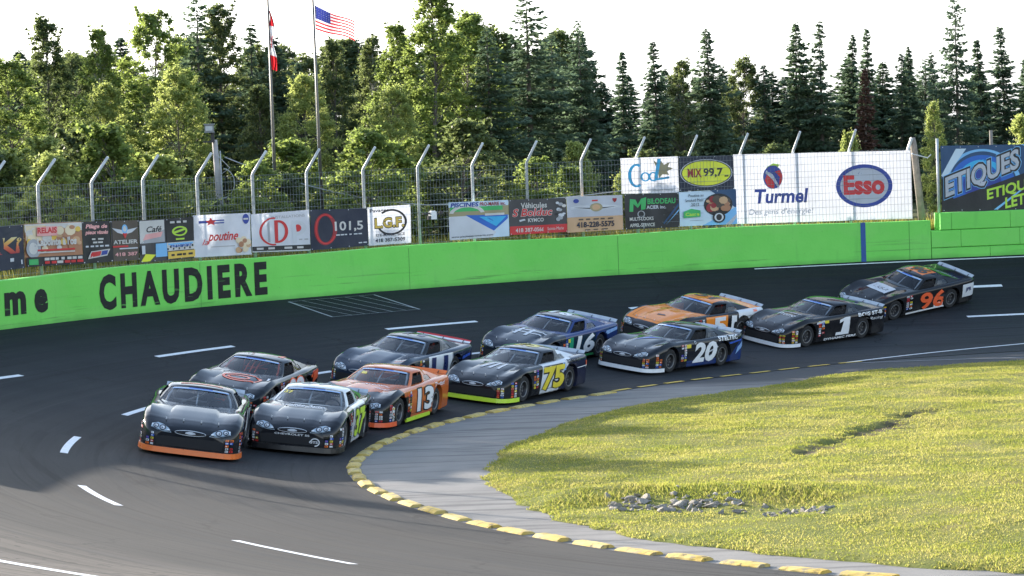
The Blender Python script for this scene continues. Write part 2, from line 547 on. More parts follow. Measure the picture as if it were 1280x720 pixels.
def turf_z(x, y):
    e = edge_in(x, y)
    lift = np.clip(e / 0.3, 0, 1) * 0.05 + np.clip(e / 6, 0, 1) * 0.18
    z = lift + 0.10 * (vnoise(x * 0.55, y * 0.55) - 0.5) * np.clip(e / 1.5, 0, 1) + 0.05 * (vnoise(x * 1.7 + 5, y * 1.7) - 0.5) * np.clip(e / .8, 0, 1)
    wv = 0.7 * (vnoise(x * 0.7, y * 0.7 + 4) - 0.5) + 0.7 * (vnoise(x * 2.9, y * 2.9) - 0.5) + 0.3 * (vnoise(x * 7, y * 7) - 0.5)
    z = z - 0.12 * np.clip(1 - np.abs(seg_dist(x, y, *SCAR) + wv) / 0.5, 0, 1) * np.clip(1.6 * vnoise(x * 0.9 + 2, y * 0.9) + 0.1, 0.2, 1)
    z = z + 0.20 * np.exp(-(seg_dist(x, y, (1.2, 54.9), (4.6, 53.6)) / 0.8) ** 2) - 0.06 * np.exp(-(seg_dist(x, y, (1.6, 53.3), (4.6, 51.8)) / 0.7) ** 2)
    return z
rows = []
for ph, dx in STN:
    g = tab(GR_T, ph)
    e_r = g + 0.22 * (float(vnoise(ph * 0.9, 3.0)) - 0.5) + 0.16 * (float(vnoise(ph * 3.1, 9.0)) - 0.5)
    row = []
    for k in range(111):
        rr = e_r * (k / 110) ** 0.8
        q = pos(ph, rr, 0, dx)
        q.z = float(turf_z(np.array(q.x if dx == 0 else CX), np.array(q.y))) if k < 110 else -0.01
        row.append(q)
    rows.append(row)
sheet('infield', rows, M_TURF)

def blade_mat(name, c0, c1, c2, tr=0.45):
    t = NT(name)
    g = t.n('ShaderNodeNewGeometry')
    n = t.noise(g.outputs['Position'], 0.55, 4.0)
    ri = g.outputs['Random Per Island']
    f = t.math('ADD', t.math('MULTIPLY', n, 0.75), t.math('MULTIPLY', ri, 0.35))
    c = t.ramp(f, [(0.36, c0), (0.55, c1), (0.74, c2)])
    d = t.n('ShaderNodeBsdfDiffuse'); t.put(d.inputs[0], c)
    tl = t.n('ShaderNodeBsdfTranslucent'); t.put(tl.inputs[0], t.mix(0.5, c, (0.30, 0.32, 0.05), 'ADD'))
    mx = t.n('ShaderNodeMixShader'); mx.inputs[0].default_value = tr
    t.put(mx.inputs[1], d.outputs[0]); t.put(mx.inputs[2], tl.outputs[0])
    return t.finish(mx.outputs[0])
M_BLADE = blade_mat('grass_blades', (0.15, 0.195, 0.040), (0.30, 0.29, 0.070), (0.44, 0.37, 0.16))
M_WEED = blade_mat('dry_weeds', (0.08, 0.11, 0.02), (0.20, 0.18, 0.05), (0.34, 0.28, 0.11))

def blades(name, x, y, z, h, w, mat, seed, lean=0.5):
    g = np.random.default_rng(seed)
    n = len(x)
    a = g.uniform(0, 2 * np.pi, n); b = g.uniform(0, 2 * np.pi, n); ln = g.uniform(0.1, lean, n) * h
    dx, dy = np.cos(a) * w / 2, np.sin(a) * w / 2
    v = np.empty((n, 3, 3))
    v[:, 0] = np.c_[x - dx, y - dy, z]; v[:, 1] = np.c_[x + dx, y + dy, z]
    v[:, 2] = np.c_[x + np.cos(b) * ln, y + np.sin(b) * ln, z + h]
    f = np.arange(n * 3).reshape(n, 3)
    o = link(name, np_mesh(name, v.reshape(-1, 3), f, [mat]))
    o['kind'] = 'stuff'
    return o
g = np.random.default_rng(3)
N = 900000
x = g.uniform(-1.2, 20.5, N); y = g.uniform(41.5, 86, N)
keep = (edge_in(x, y) > 0.0) & (x < 0.185 * y + 2.5)
x, y = x[keep], y[keep]
dn = vnoise(x * 0.9, y * 0.9) * 0.6 + vnoise(x * 3.3, y * 3.3) * 0.4
rocky = np.minimum(seg_dist(x, y, (1.7, 53.2), (3.7, 52.4)), seg_dist(x, y, (4.0, 51.6), (5.1, 51.0)))
keep = (g.uniform(0, 1, len(x)) < 0.35 + dn) & ((np.abs(seg_dist(x, y, *SCAR) + 0.7 * (vnoise(x * 0.7, y * 0.7 + 4) - 0.5) + 0.5 * (vnoise(x * 2.9, y * 2.9) - 0.5)) > 0.04 + 0.5 * dn * vnoise(x * 0.9 + 2, y * 0.9)) | (g.uniform(0, 1, len(x)) < 0.15)) & ((rocky > 0.40) | (g.uniform(0, 1, len(x)) < 0.40))
x, y, dn = x[keep], y[keep], dn[keep]
rocky = np.minimum(seg_dist(x, y, (2.4, 54.0), (5.0, 52.6)), seg_dist(x, y, (1.0, 54.2), (1.9, 53.9)))
tall = np.clip(1.25 - rocky / 0.6, 0, 1)
pt = vnoise(x * 0.28 + 7, y * 0.28)
hh = (0.014 + 0.030 * g.uniform(0, 1, len(x)) ** 3) * (0.45 + 0.8 * dn + 0.5 * pt) * (1 + 2.0 * tall)
edge = edge_in(x, y)
hh = hh * (1 + 0.6 * np.clip(1 - edge / 0.3, 0, 1))
blades('grass', x, y, turf_z(x, y) - 0.005, hh, 0.014 + 0.014 * g.uniform(0, 1, len(x)), M_BLADE, 5, 1.3)
# dry weeds behind the top of the wall
N = 16000
ph = g.uniform(95, 172, N); rr = 36.5 + 0.25 + np.abs(g.normal(0, 1.1, N))
x = CX + rr * np.cos(np.radians(ph)); y = CY + rr * np.sin(np.radians(ph))
hh = g.uniform(0.25, 0.75, N) * (0.55 + 0.6 * vnoise(ph * 1.3, rr))
blades('weeds', x, y, np.full(N, GZ), hh, g.uniform(0.02, 0.05, N), M_WEED, 6, 0.5)

# ------------------------------------------------------------------ painted markings
M_WHITE = flat('road_paint_white', (0.78, 0.79, 0.80), 0.6, vary=0.10, scale=9)
M_YEL = flat('kerb_yellow', (0.62, 0.43, 0.06), 0.7, vary=0.28, scale=7)
M_THIN = flat('road_paint_worn', (0.42, 0.44, 0.46), 0.7, vary=0.2, scale=5)
def band(mb, ph0, ph1, r0, r1, lift=0.006, step=0.5, dx=None):
    n = max(2, int(abs(ph1 - ph0) / step) + 1)
    for i in range(n):
        a = ph0 + (ph1 - ph0) * i / n; b = ph0 + (ph1 - ph0) * (i + 1) / n
        q = []
        for ph, w in ((a, 0), (a, 1), (b, 1), (b, 0)):
            r = (r1 if w else r0); r = r(ph) if callable(r) else r
            q.append(pos(ph, r, max(bank_z(ph, r), -0.012 if r < r_in(ph) else 0.0) + lift))
        mb.quad(*q)
L1_T = ([98, 104, 118, 135, 240], [31.9, 31.9, 30.4, 29.75, 29.75])
L2_T = ([98, 102, 119, 121.4, 132, 160, 168], [34.3, 34.3, 33.7, 33.5, 32.7, 32.75, 33.2])
mb = MB().mat(M_WHITE)
for a, b in ((171.8, 166.0), (155.1, 149.1), (138.2, 132.2), (121.6, 116.0), (105.0, 99.8)):
    band(mb, a, b, lambda p: tab(L2_T, p), lambda p: tab(L2_T, p) + .15)
for a, b in ((186.1, 180.0), (202.3, 196.5), (218.4, 212.0), (233.5, 228.0), (103.3, 97.5), (171, 165), (155, 149), (139.5, 134), (121.5, 116)):
    band(mb, a, b, lambda p: tab(L1_T, p), lambda p: tab(L1_T, p) + .15)
mb.build('lane_marking')['kind'] = 'structure'
mb = MB().mat(M_WHITE)
band(mb, 117.8, 90.0, lambda p: r_in(p) + 0.02 + (118 - p) * 0.138 if p < 118 else r_in(p), lambda p: r_in(p) + 0.15 + (118 - p) * 0.138 if p < 118 else r_in(p) + .13)
band(mb, 206, 250, 36.05, 36.28)
band(mb, 112, 90, 36.06, 36.105)
mb.build('edge_line')['kind'] = 'structure'
mb = MB().mat(M_THIN)
band(mb, 118.4, 90, lambda p: float(np.interp(p, [90, 107.9, 118.4], [23.1, 23.2, 25.2])), lambda p: float(np.interp(p, [90, 107.9, 118.4], [23.16, 23.27, 25.25])))
mb.build('apron_line')['kind'] = 'structure'
# yellow dashes that carry the kerb on along the infield
mb = MB().mat(M_YEL)
ph = 139.6
while ph > 118.5:
    a = ph; b = ph - 1.75
    band(mb, a, b, lambda p: r_in(p) - 0.05, lambda p: r_in(p) + 0.12, 0.008)
    ph -= 2.62
mb.build('kerb_marking')['kind'] = 'structure'
# the hatched box painted against the wall
mb = MB().mat(M_THIN)
def gline(p0, r0, p1, r1, w=0.05):
    n = 8
    for i in range(n):
        q = []
        for k in (i, i + 1):
            u = k / n
            q.append((p0 + (p1 - p0) * u, r0 + (r1 - r0) * u))
        a = pos(q[0][0], q[0][1], bank_z(*q[0]) + 0.007); b = pos(q[1][0], q[1][1], bank_z(*q[1]) + 0.007)
        d = (b - a).normalized(); nrm = Vector((-d.y, d.x, 0)) * w / 2
        mb.quad(a - nrm, b - nrm, b + nrm, a + nrm)
G0, G1, GA, GB = 139.1, 133.5, 34.3, 35.95
for l in ((G0, GA, G1, GA), (G0, GB, G1 + .4, GB), (G0, GA, G0, GB), (G1, GA, G1 + .4, GB)):
    gline(*l, w=0.07)
for k in range(6):
    u = (k + 0.6) / 6.4
    p0 = G0 + (G1 - G0) * u
    gline(p0 - 0.75, GA, p0 + 0.6, GB, 0.045)
mb.build('painted_box')['kind'] = 'structure'

# ------------------------------------------------------------------ kerb blocks
def kerb_variant(seed):
    g_ = random.Random(seed)
    bm = bmesh.new()
    L, W, Hh = 0.84, 0.29, 0.062
    n = 6
    ring = []
    for i in range(n + 1):
        x_ = -L / 2 + L * i / n
        e = 1.0 if 0 < i < n else 0.9
        pr = [(-W / 2, -0.03), (-W / 2 + .02, Hh * .45 * e), (-W / 2 + .07, Hh * e), (W / 2 - .07, Hh * e * .95), (W / 2 - .01, Hh * .4 * e), (W / 2, -0.03)]
        ring.append([bm.verts.new((x_ + g_.uniform(-.006, .006), y_ + g_.uniform(-.006, .006), z_ + (g_.uniform(-.008, .004) if z_ > 0 else 0))) for y_, z_ in pr])
    for i in range(n):
        for k in range(5):
            bm.faces.new((ring[i][k], ring[i][k + 1], ring[i + 1][k + 1], ring[i + 1][k]))
    bm.faces.new(ring[0][::-1]); bm.faces.new(ring[n])
    bmesh.ops.recalc_face_normals(bm, faces=bm.faces[:])
    me = bpy.data.meshes.new('kerb_block'); bm.to_mesh(me); bm.free()
    me.materials.append(kerb_mat())
    return me
def kerb_mat():
    if 'kerb' in _mats: return _mats['kerb']
    t = NT('chipped_yellow_concrete')
    o = t.n('ShaderNodeNewGeometry').outputs['Position']
    n = t.noise(o, 5.0, 5.0, 0.65); f = t.noise(o, 1.3, 3.0)
    c = t.mix(t.step(f, 0.35, 0.65), (0.52, 0.36, 0.07), (0.58, 0.46, 0.18))
    c = t.mix(t.math('MULTIPLY', t.step(n, 0.52, 0.62), .8), c, (0.24, 0.21, 0.16))
    c = t.mix(t.math('MULTIPLY', t.step(n, 0.42, 0.32), .85), c, (0.06, 0.055, 0.05))
    _mats['kerb'] = t.finish(t.bsdf(c, 0.8, 0, 0.3, t.bump(n, 0.5, 0.02)))
    return _mats['kerb']
variants = [kerb_variant(s) for s in range(5)]
ph = 141.2; k = 0
while ph < 240:
    rr = r_in(ph) - 0.14
    o = link('kerb_block', variants[(k * 3) % 5])
    o.location = pos(ph, rr, -0.005)
    o.rotation_euler = (0, 0, R(ph + 90) + (math.pi if k % 2 else 0) + rng.uniform(-.04, .04))
    o.scale = (rng.uniform(0.9, 1.06), 1, rng.uniform(0.75, 1.1) * (1.0 if ph > 150 else 0.7))
    tag(o, 'chipped yellow concrete kerb block in the row along the inside of the turn', 'kerb block', 'yellow kerb blocks')
    ph += math.degrees(1.19 / r_in(ph)); k += 1

# ------------------------------------------------------------------ the green retaining wall
def green_mat():
    t = NT('green_wall_paint')
    g_ = t.n('ShaderNodeNewGeometry').outputs['Position']
    p = t.xyz(g_)
    n = t.noise(g_, 0.9, 5.0); f = t.noise(g_, 12.0, 4.0)
    streak = t.noise(t.vec(t.math('MULTIPLY', p[0], 3.0), t.math('MULTIPLY', p[1], 3.0), t.math('MULTIPLY', p[2], 0.5)), 1.0, 4.0)
    c = t.mix(t.step(n, 0.3, 0.7), (0.165, 0.64, 0.095), (0.20, 0.69, 0.115))
    c = t.mix(t.math('MULTIPLY', t.step(streak, 0.6, 0.75), 0.30), c, (0.10, 0.42, 0.08))
    c = t.mix(t.math('MULTIPLY', t.step(f, 0.66, 0.74), 0.35), c, (0.09, 0.32, 0.07))
    r, an, s, pp = polar_nodes(t)
    # tyre scuffs and grime run along the lower part, old patches show higher up
    sc = t.noise(t.vec(t.math('MULTIPLY', s, 0.28), t.math('MULTIPLY', p[2], 9.0), 0.0), 1.0, 5.0, 0.65)
    lowz = t.step(p[2], 3.0, 2.25)
    c = t.mix(t.math('MULTIPLY', t.step(sc, 0.60, 0.68), t.math('MULTIPLY_ADD', lowz, 0.65, 0.06)), c, (0.03, 0.055, 0.028))
    c = t.mix(t.math('MULTIPLY', t.step(t.noise(t.vec(t.math('MULTIPLY', s, 0.5), p[2], 4.0), 1.0, 4.0), 0.50, 0.56), 0.16), c, (0.27, 0.62, 0.17))
    grime = t.math('MULTIPLY', t.step(t.math('MULTIPLY_ADD', n, 0.25, p[2]), 2.48, 2.22), 0.55)
    c = t.mix(grime, c, (0.05, 0.10, 0.04))
    return t.finish(t.bsdf(c, 0.6, 0, 0.3, t.bump(f, 0.25, 0.02)))
M_GREEN = green_mat()
M_CAP = flat('bare_concrete', (0.33, 0.32, 0.30), 0.85, vary=0.2, scale=5)
WALL_TOP = 3.43
def arc_wall(name, ph0, ph1, r0, r1, zb, zt, mats, parent=None, step=0.5):
    mb = MB()
    n = int(abs(ph1 - ph0) / step)
    pr = []
    for i in range(n + 1):
        ph = ph0 + (ph1 - ph0) * i / n
        b_ = zb(ph) if callable(zb) else zb
        t_ = zt(ph) if callable(zt) else zt
        pr.append((pos(ph, r0, b_), pos(ph, r0, t_ - .02), pos(ph, r0 + .02, t_), pos(ph, r1, t_), pos(ph, r1, b_)))
    for i in range(n):
        for k in range(4):
            mb.mat(mats[0 if k < 1 else 1 if k in (1, 2) else 0])
            mb.quad(pr[i][k], pr[i + 1][k], pr[i + 1][k + 1], pr[i][k + 1])
    mb.mat(mats[0])
    mb.add(pr[0], [(0, 1, 2, 3, 4)]); mb.add(pr[-1], [(4, 3, 2, 1, 0)])
    o = mb.build(name, parent)
    return o
wall = arc_wall('retaining_wall', 102.46, 186, 36.2, 36.52, lambda p: bank_z(p, 36.2) - 0.3, lambda p: WALL_TOP + 0.03 * math.sin(p * .35), [M_GREEN, M_GREEN])
tag(wall, 'long smooth green concrete wall round the turn with black lettering', 'wall')
M_BLACKP = None
def worn_black():
    t = NT('worn_black_paint')
    g_ = t.n('ShaderNodeNewGeometry').outputs['Position']
    p = t.xyz(g_)
    sc = t.noise(t.vec(t.math('MULTIPLY', p[0], 1.2), t.math('MULTIPLY', p[1], 1.2), t.math('MULTIPLY', p[2], 14.0)), 1.0, 4.0)
    low = t.step(p[2], 2.95, 2.5)
    c = t.mix(t.math('MULTIPLY', t.step(sc, 0.62, 0.66), t.math('MULTIPLY_ADD', low, 0.75, 0.10)), (0.012, 0.014, 0.013), (0.10, 0.33, 0.07))
    return t.finish(t.bsdf(c, 0.6, 0, 0.3))
M_BLACKP = worn_black()
mb = MB().mat(M_BLACKP)
def wall_text(s, phL, phR, z0, z1, **kw):
    vs, fs, _ = text_polys(s, **kw)
    mb.add([pos(phL + (phR - phL) * u, 36.19, z0 + (z1 - z0) * v) for u, v in vs], [f for f in fs])
wall_text('CHAUDIERE', 150.85, 140.0, 2.37, 3.30, bold=0.046, spacing=1.34)
wall_text('m', 157.5, 155.95, 2.52, 3.10, bold=0.05)
wall_text('e', 155.35, 154.4, 2.50, 3.10, bold=0.05)
wall_text('Autodro', 164.6, 157.9, 2.52, 3.33, bold=0.028, spacing=1.1)
mb.build('lettering', wall)
blue = flat('blue_stripe_paint', (0.012, 0.075, 0.28), 0.55)
mb = MB().mat(blue)
for i in range(2):
    a, b = 106.16 - i * .13, 106.16 - (i + 1) * .13
    mb.quad(pos(a, 36.19, bank_z(a, 36.19)), pos(b, 36.19, bank_z(b, 36.19)), pos(b, 36.19, WALL_TOP - .01), pos(a, 36.19, WALL_TOP - .01))
mb.build('painted_stripe', wall)
mb = MB().mat(flat('joint_gap', (0.045, 0.17, 0.035), 0.8))
for p_ in (103.6, 119.4, 131.4, 144.2, 160.3):     # cast joints
    p_ = float(p_)
    mb.quad(pos(p_, 36.196, bank_z(p_, 36.2) - .02), pos(p_ - .02, 36.196, bank_z(p_, 36.2) - .02), pos(p_ - .02, 36.196, WALL_TOP - .05), pos(p_, 36.196, WALL_TOP - .05))
mb.build('joint', wall)

# stacked concrete blocks on the right
mb = MB().mat(M_GREEN)
def blk(ph0, ph1, z0, z1, r0=36.2, r1=36.75, dx0=0, dx1=0):
    g_ = 0.006
    a0, a1 = ph0 - math.degrees(g_ / 36.2), ph1 + math.degrees(g_ / 36.2)
    n = 3
    c = 0.022
    for i in range(n):
        u0, u1 = i / n, (i + 1) / n
        A = lambda u, r, z: pos(a0 + (a1 - a0) * u, r, z, dx0 + (dx1 - dx0) * u)
        prof = [(r0 + c, z0 + g_), (r0, z0 + g_ + c), (r0, z1 - g_ - c), (r0 + c, z1 - g_), (r1, z1 - g_), (r1, z0 + g_)]
        for k in range(5):
            mb.quad(A(u0, *prof[k]), A(u1, *prof[k]), A(u1, *prof[k + 1]), A(u0, *prof[k + 1]))
        if i == 0: mb.add([A(0, *q) for q in prof], [tuple(range(6))])
        if i == n - 1: mb.add([A(1, *q) for q in prof], [tuple(reversed(range(6)))])
W_B = 3.05
for c_, (z0, z1, off, top) in enumerate(((1.98, 2.52, 0.0, 0), (2.52, 3.07, 1.55, 0), (3.07, 3.62, .6, 1))):
    ph = 102.43 if not top else 101.95
    w = W_B if off == 0 else off
    while ph > 90.5:
        nx = max(90.0, ph - w)
        blk(ph, nx, z0, z1)
        ph = nx; w = W_B
    dx = 0.0
    while dx < 30:
        blk(90.0, 90.0, z0, z1, dx0=dx + .01, dx1=dx + 1.9)
        dx += 1.92
bw = mb.build('concrete_block_wall')
tag(bw, 'green wall of big stacked concrete blocks under the dark labels banner', 'wall')

# ------------------------------------------------------------------ catch fence
M_GALV = flat('galvanised_steel', (0.50, 0.53, 0.55), 0.5, 0.15, vary=0.15, scale=8)
M_WIRE = flat('fence_wire', (0.22, 0.25, 0.27), 0.5, 0.2)
fence = empty('wire_fence', pos(130, 36.45, 3.4), 'tall galvanised mesh fence with bent posts along the top of the green wall', 'fence')
fl = Vector(fence.location)
def rel(p): return Vector(p) - fl
for ph in (175.4, 171.9, 168.4, 164.8, 161.2, 157.6, 153.99, 150.36, 147.01, 143.57, 140.13, 136.84, 133.47, 130.27, 127.13, 124.03, 120.96, 117.93, 115.03, 112.25, 109.41, 106.43):
    mb = MB().mat(M_GALV)
    inn = Vector((-math.cos(R(ph)), -math.sin(R(ph)), 0))
    b = pos(ph, 36.53, 3.3); kn = pos(ph, 36.53, 5.72); tp = kn + inn * 0.52 + Vector((0.03, 0, 0.60))
    mb.tube([rel(b), rel(kn - Vector((0, 0, .06))), rel(kn + inn * .03), rel(tp)], [.042, .042, .04, .036], 10)
    mb.build('post', fence, smooth=True)
def bars(name, segs, r, mat, parent, n=4):
    """many thin straight bars as one mesh"""
    A = np.array([tuple(rel(a)) for a, b in segs]); B = np.array([tuple(rel(b)) for a, b in segs])
    d = B - A; d /= np.linalg.norm(d, axis=1)[:, None]
    up = np.tile(np.array([0.0, 0, 1]), (len(A), 1)); up[np.abs(d[:, 2]) > .9] = (1, 0, 0)
    e1 = np.cross(d, up); e1 /= np.linalg.norm(e1, axis=1)[:, None]; e2 = np.cross(d, e1)
    vs = []
    for P_ in (A, B):
        for k in range(n):
            a = 2 * np.pi * (k + .5) / n
            vs.append(P_ + (e1 * np.cos(a) + e2 * np.sin(a)) * r)
    vs = np.stack(vs, 1).reshape(-1, 3)
    base = np.arange(len(A))[:, None] * (2 * n)
    fs = np.concatenate([base + np.array([k, (k + 1) % n, n + (k + 1) % n, n + k]) for k in range(n)])
    return link(name, np_mesh(name, vs, fs, [mat]), parent)
RM = 36.385
segs = []
ph = 103.3
while ph < 178:
    segs.append((pos(ph, RM, 3.44), pos(ph, RM, 5.66))); ph += math.degrees(0.115 / RM)
bars('wire_mesh', segs, 0.0046, M_WIRE, fence)
segs = []
for z in (3.5, 3.72, 3.94, 4.16, 4.38, 4.60, 4.72, 4.90, 5.08, 5.30, 5.52, 5.66):
    ph = 103.3
    while ph < 178:
        segs.append((pos(ph, RM - .012, z), pos(ph + 1, RM - .012, z))); ph += 1
bars('line_wire', segs, 0.0055, M_WIRE, fence)
# ------------------------------------------------------------------ banners
def vinyl(name, color, thin=0.0, rough=0.45):
    key = 'vinyl_' + name
    if key in _mats: return _mats[key]
    t = NT(key)
    g_ = t.n('ShaderNodeNewGeometry').outputs['Position']
    n = t.noise(g_, 1.2, 4.0)
    wr = t.noise(t.vec(t.math('MULTIPLY', t.xyz(g_)[0], 2.5), 0.0, t.math('MULTIPLY', t.xyz(g_)[2], 1.0)), 1.0, 3.0)
    c = t.mix(t.step(n, 0.3, 0.7), tuple(c * .88 for c in color), tuple(min(1, c * 1.06) for c in color))
    b = t.bsdf(c, rough, 0, 0.4, t.bump(wr, 0.5, 0.06))
    if thin > 0:
        tl = t.n('ShaderNodeBsdfTranslucent'); t.put(tl.inputs[0], c)
        mx = t.n('ShaderNodeMixShader'); mx.inputs[0].default_value = thin
        t.put(mx.inputs[1], b); t.put(mx.inputs[2], tl.outputs[0]); b = mx.outputs[0]
    _mats[key] = t.finish(b)
    return _mats[key]
V = {
 'white': vinyl('white', (0.62, 0.645, 0.70), 0.24), 'offwhite': vinyl('offwhite', (0.72, 0.70, 0.66), 0.2), 'black': vinyl('black', (0.018, 0.020, 0.024)),
 'navy': vinyl('navy', (0.012, 0.020, 0.045)), 'char': vinyl('char', (0.055, 0.055, 0.06)), 'brown': vinyl('brown', (0.09, 0.07, 0.055)), 'red': vinyl('red', (0.60, 0.03, 0.035)),
 'darkred': vinyl('darkred', (0.30, 0.02, 0.03)), 'blue': vinyl('blue', (0.02, 0.13, 0.50)), 'royal': vinyl('royal', (0.03, 0.06, 0.30)), 'sky': vinyl('sky', (0.20, 0.48, 0.78)),
 'cyan': vinyl('cyan', (0.04, 0.42, 0.72)), 'orange': vinyl('orange', (0.80, 0.25, 0.04)), 'gold': vinyl('gold', (0.72, 0.48, 0.08)), 'yellow': vinyl('yellow', (0.75, 0.78, 0.05)),
 'lime': vinyl('lime', (0.45, 0.70, 0.06)), 'green': vinyl('green', (0.05, 0.42, 0.12)), 'tan': vinyl('tan', (0.58, 0.36, 0.20)), 'food': vinyl('food', (0.42, 0.20, 0.11)),
 'cream': vinyl('cream', (0.75, 0.62, 0.42)), 'grey': vinyl('grey', (0.36, 0.37, 0.39)), 'silver': vinyl('silver', (0.58, 0.60, 0.63)), 'pink': vinyl('pink', (0.78, 0.38, 0.36)),
 'pale': vinyl('pale', (0.55, 0.68, 0.78)), 'sage': vinyl('sage', (0.46, 0.50, 0.22)), 'olive': vinyl('olive', (0.33, 0.29, 0.16)), 'deep': vinyl('deep', (0.02, 0.07, 0.16)), 'neon': vinyl('neon', (0.62, 0.85, 0.20)),
 'slate': vinyl('slate', (0.30, 0.36, 0.45)),  # grey blue ink of the slogan on the fuel banner
}
def fire_vinyl():
    t = NT('vinyl_fire')
    z = t.xyz(t.n('ShaderNodeNewGeometry').outputs['Position'])[2]
    c = t.ramp(t.step(z, 4.02, 4.48), [(0.0, (.36, .03, .05)), (.35, (.62, .12, .05)), (.7, (.66, .42, .10)), (1.0, (.62, .62, .40))])
    return t.finish(t.bsdf(c, .45, 0, .4))
V['fire'] = fire_vinyl()
def banner(name, ph0, ph1, zb0, zt0, zb1, zt1, off, bg, elems, label, cat='banner', group=None, nseg=18):
    """a sheet hung between (ph0, left) and (ph1, right); elems are (material, 2D shape) in 0..1 across and up"""
    r = 36.2 + off
    mb = MB()
    c0 = pos((ph0 + ph1) / 2, r, (zb0 + zt0) / 2)
    wide_m = abs(ph0 - ph1) * .63; amp = .011
    # straight chord in short chords so that long sheets follow the fence
    def at(u, v, lift=0.0):
        ph = ph0 + (ph1 - ph0) * u
        zb = zb0 + (zb1 - zb0) * u; zt = zt0 + (zt1 - zt0) * u
        sag = amp * (math.sin(u * 6.9 * wide_m + ph0 * 3.1) * math.sin(v * 4.2 + u * 3 + ph0) + .5 * math.sin(u * 3.1 * wide_m + ph1))
        return pos(ph, r - lift + sag, zb + (zt - zb) * v) - c0
    mb.mat(V[bg])
    nv = 8
    for i in range(nseg):
        for j in range(nv):
            a, b = i / nseg, (i + 1) / nseg
            p, q = j / nv, (j + 1) / nv
            mb.quad(at(a, p), at(b, p), at(b, q), at(a, q))
    for k, (mt, sh) in enumerate(elems):
        mb.mat(V[mt])
        vs, fs = sh
        wide = (max(v[0] for v in vs) - min(v[0] for v in vs)) * abs(ph0 - ph1) * .63
        if wide > .18: vs, fs = subdiv(vs, fs, .16 / (abs(ph0 - ph1) * .63))
        mb.add([at(x_, y_, lift=0.006 + 0.0011 * k) for x_, y_ in vs], fs)
    mb.mat(V['silver'])                      # eyelets, and the black ties behind them
    ne = max(3, int(wide_m / .55) + 1)
    for i in range(ne):
        for v_ in (.025, .975):
            u_ = .015 + .97 * i / (ne - 1)
            ew = .016 / wide_m; eh = .016 / (zt0 - zb0)
            mb.add([at(u_ + ew * math.cos(a_), v_ + eh * math.sin(a_), lift=.010 + .0011 * len(elems)) for a_ in np.linspace(0, 6.28, 7)[:-1]], [tuple(range(6))])
    o = mb.build(name)
    o.location = c0
    return tag(o, label, cat, group)
T, RC, EL, RG, PL = text2d, rect2d, ell2d, ring2d, poly2d
GRP = 'advertising banners on the catch fence'
rb = random.Random(4)
def squiggle(mt, x0, x1, y0, y1, n, seed):
    """illegible small print as short bars"""
    g_ = random.Random(seed); out = []
    x_ = x0
    for k in range(n):
        w = (x1 - x0) / n
        out.append((mt, RC(x_ + w * .08, x_ + w * g_.uniform(.6, .95), y0, y1))); x_ += w
    return out
def blobs(mts, x0, x1, y0, y1, n, seed, s=0.08, asp=2.0):
    g_ = random.Random(seed); out = []
    for k in range(n):
        rx = s * g_.uniform(.5, 1.2)
        out.append((g_.choice(mts), EL(g_.uniform(x0 + rx, x1 - rx), g_.uniform(y0 + rx * asp * .8, y1 - rx * asp * .8), rx, rx * asp * g_.uniform(.5, .8), 9)))
    return out

banner('banner', 166.3, 155.76, 3.55, 4.70, 3.65, 4.72, .06, 'navy',
  [('fire', T('KAWASAKi', .06, .985, .36, .74, bold=.04, shear=.15)), ('silver', RC(.90, .925, .18, .26)), ('silver', RC(.975, .985, .1, .2))],
  'navy banner with big gold to red lettering, first before the restaurant banner', group=GRP, nseg=16)
banner('banner', 155.69, 151.70, 3.67, 4.74, 3.62, 4.70, .06, 'food',
  [('offwhite', RC(.0, 1, .80, .985)), ('cream', RC(.02, .35, .60, .95)), *blobs(['cream', 'tan', 'gold', 'food', 'offwhite'], 0, 1, .28, .96, 26, 3, .08), ('grey', EL(.13, .42, .13, .22)), ('offwhite', EL(.13, .42, .08, .14)), ('black', RC(0, 1, 0, .22)), ('pink', RC(.2, .55, .70, .92)), ('red', T('RELAIS', .21, .54, .76, .9, bold=.04)), ('offwhite', T("Lapointe à l'os", .2, .88, .42, .66, bold=.05)), ('red', RC(.2, .85, .35, .39)), ('offwhite', RC(.2, .85, .30, .33)), ('green', RC(.04, .2, .04, .17)), *squiggle('offwhite', .30, .98, .13, .19, 7, 2), *squiggle('red', .30, .98, .05, .11, 6, 5), ('offwhite', RC(.52, .62, .05, .11))],
  'restaurant banner with a food photograph and red and white script over a black strip', group=GRP)
banner('banner', 151.70, 149.80, 3.62, 4.70, 3.61, 4.67, .06, 'black',
  [('pink', T('Pilage de', .12, .9, .80, .93, bold=.04, shear=.2)), ('pink', T('pieux vissés', .1, .92, .66, .78, bold=.04, shear=.2)), *squiggle('offwhite', .3, .78, .55, .59, 2, 1), *squiggle('offwhite', .34, .74, .47, .51, 2, 2), *squiggle('silver', .08, .95, .38, .42, 5, 3), ('offwhite', PL([(.15, .1), (.85, .16), (.95, .32), (.28, .28)])), ('red', PL([(.22, .13), (.6, .17), (.66, .28), (.3, .26)])), ('royal', PL([(.63, .17), (.84, .19), (.88, .29), (.68, .28)]))],
  'narrow black banner with pink slanted lettering above a red white and blue badge', group=GRP)
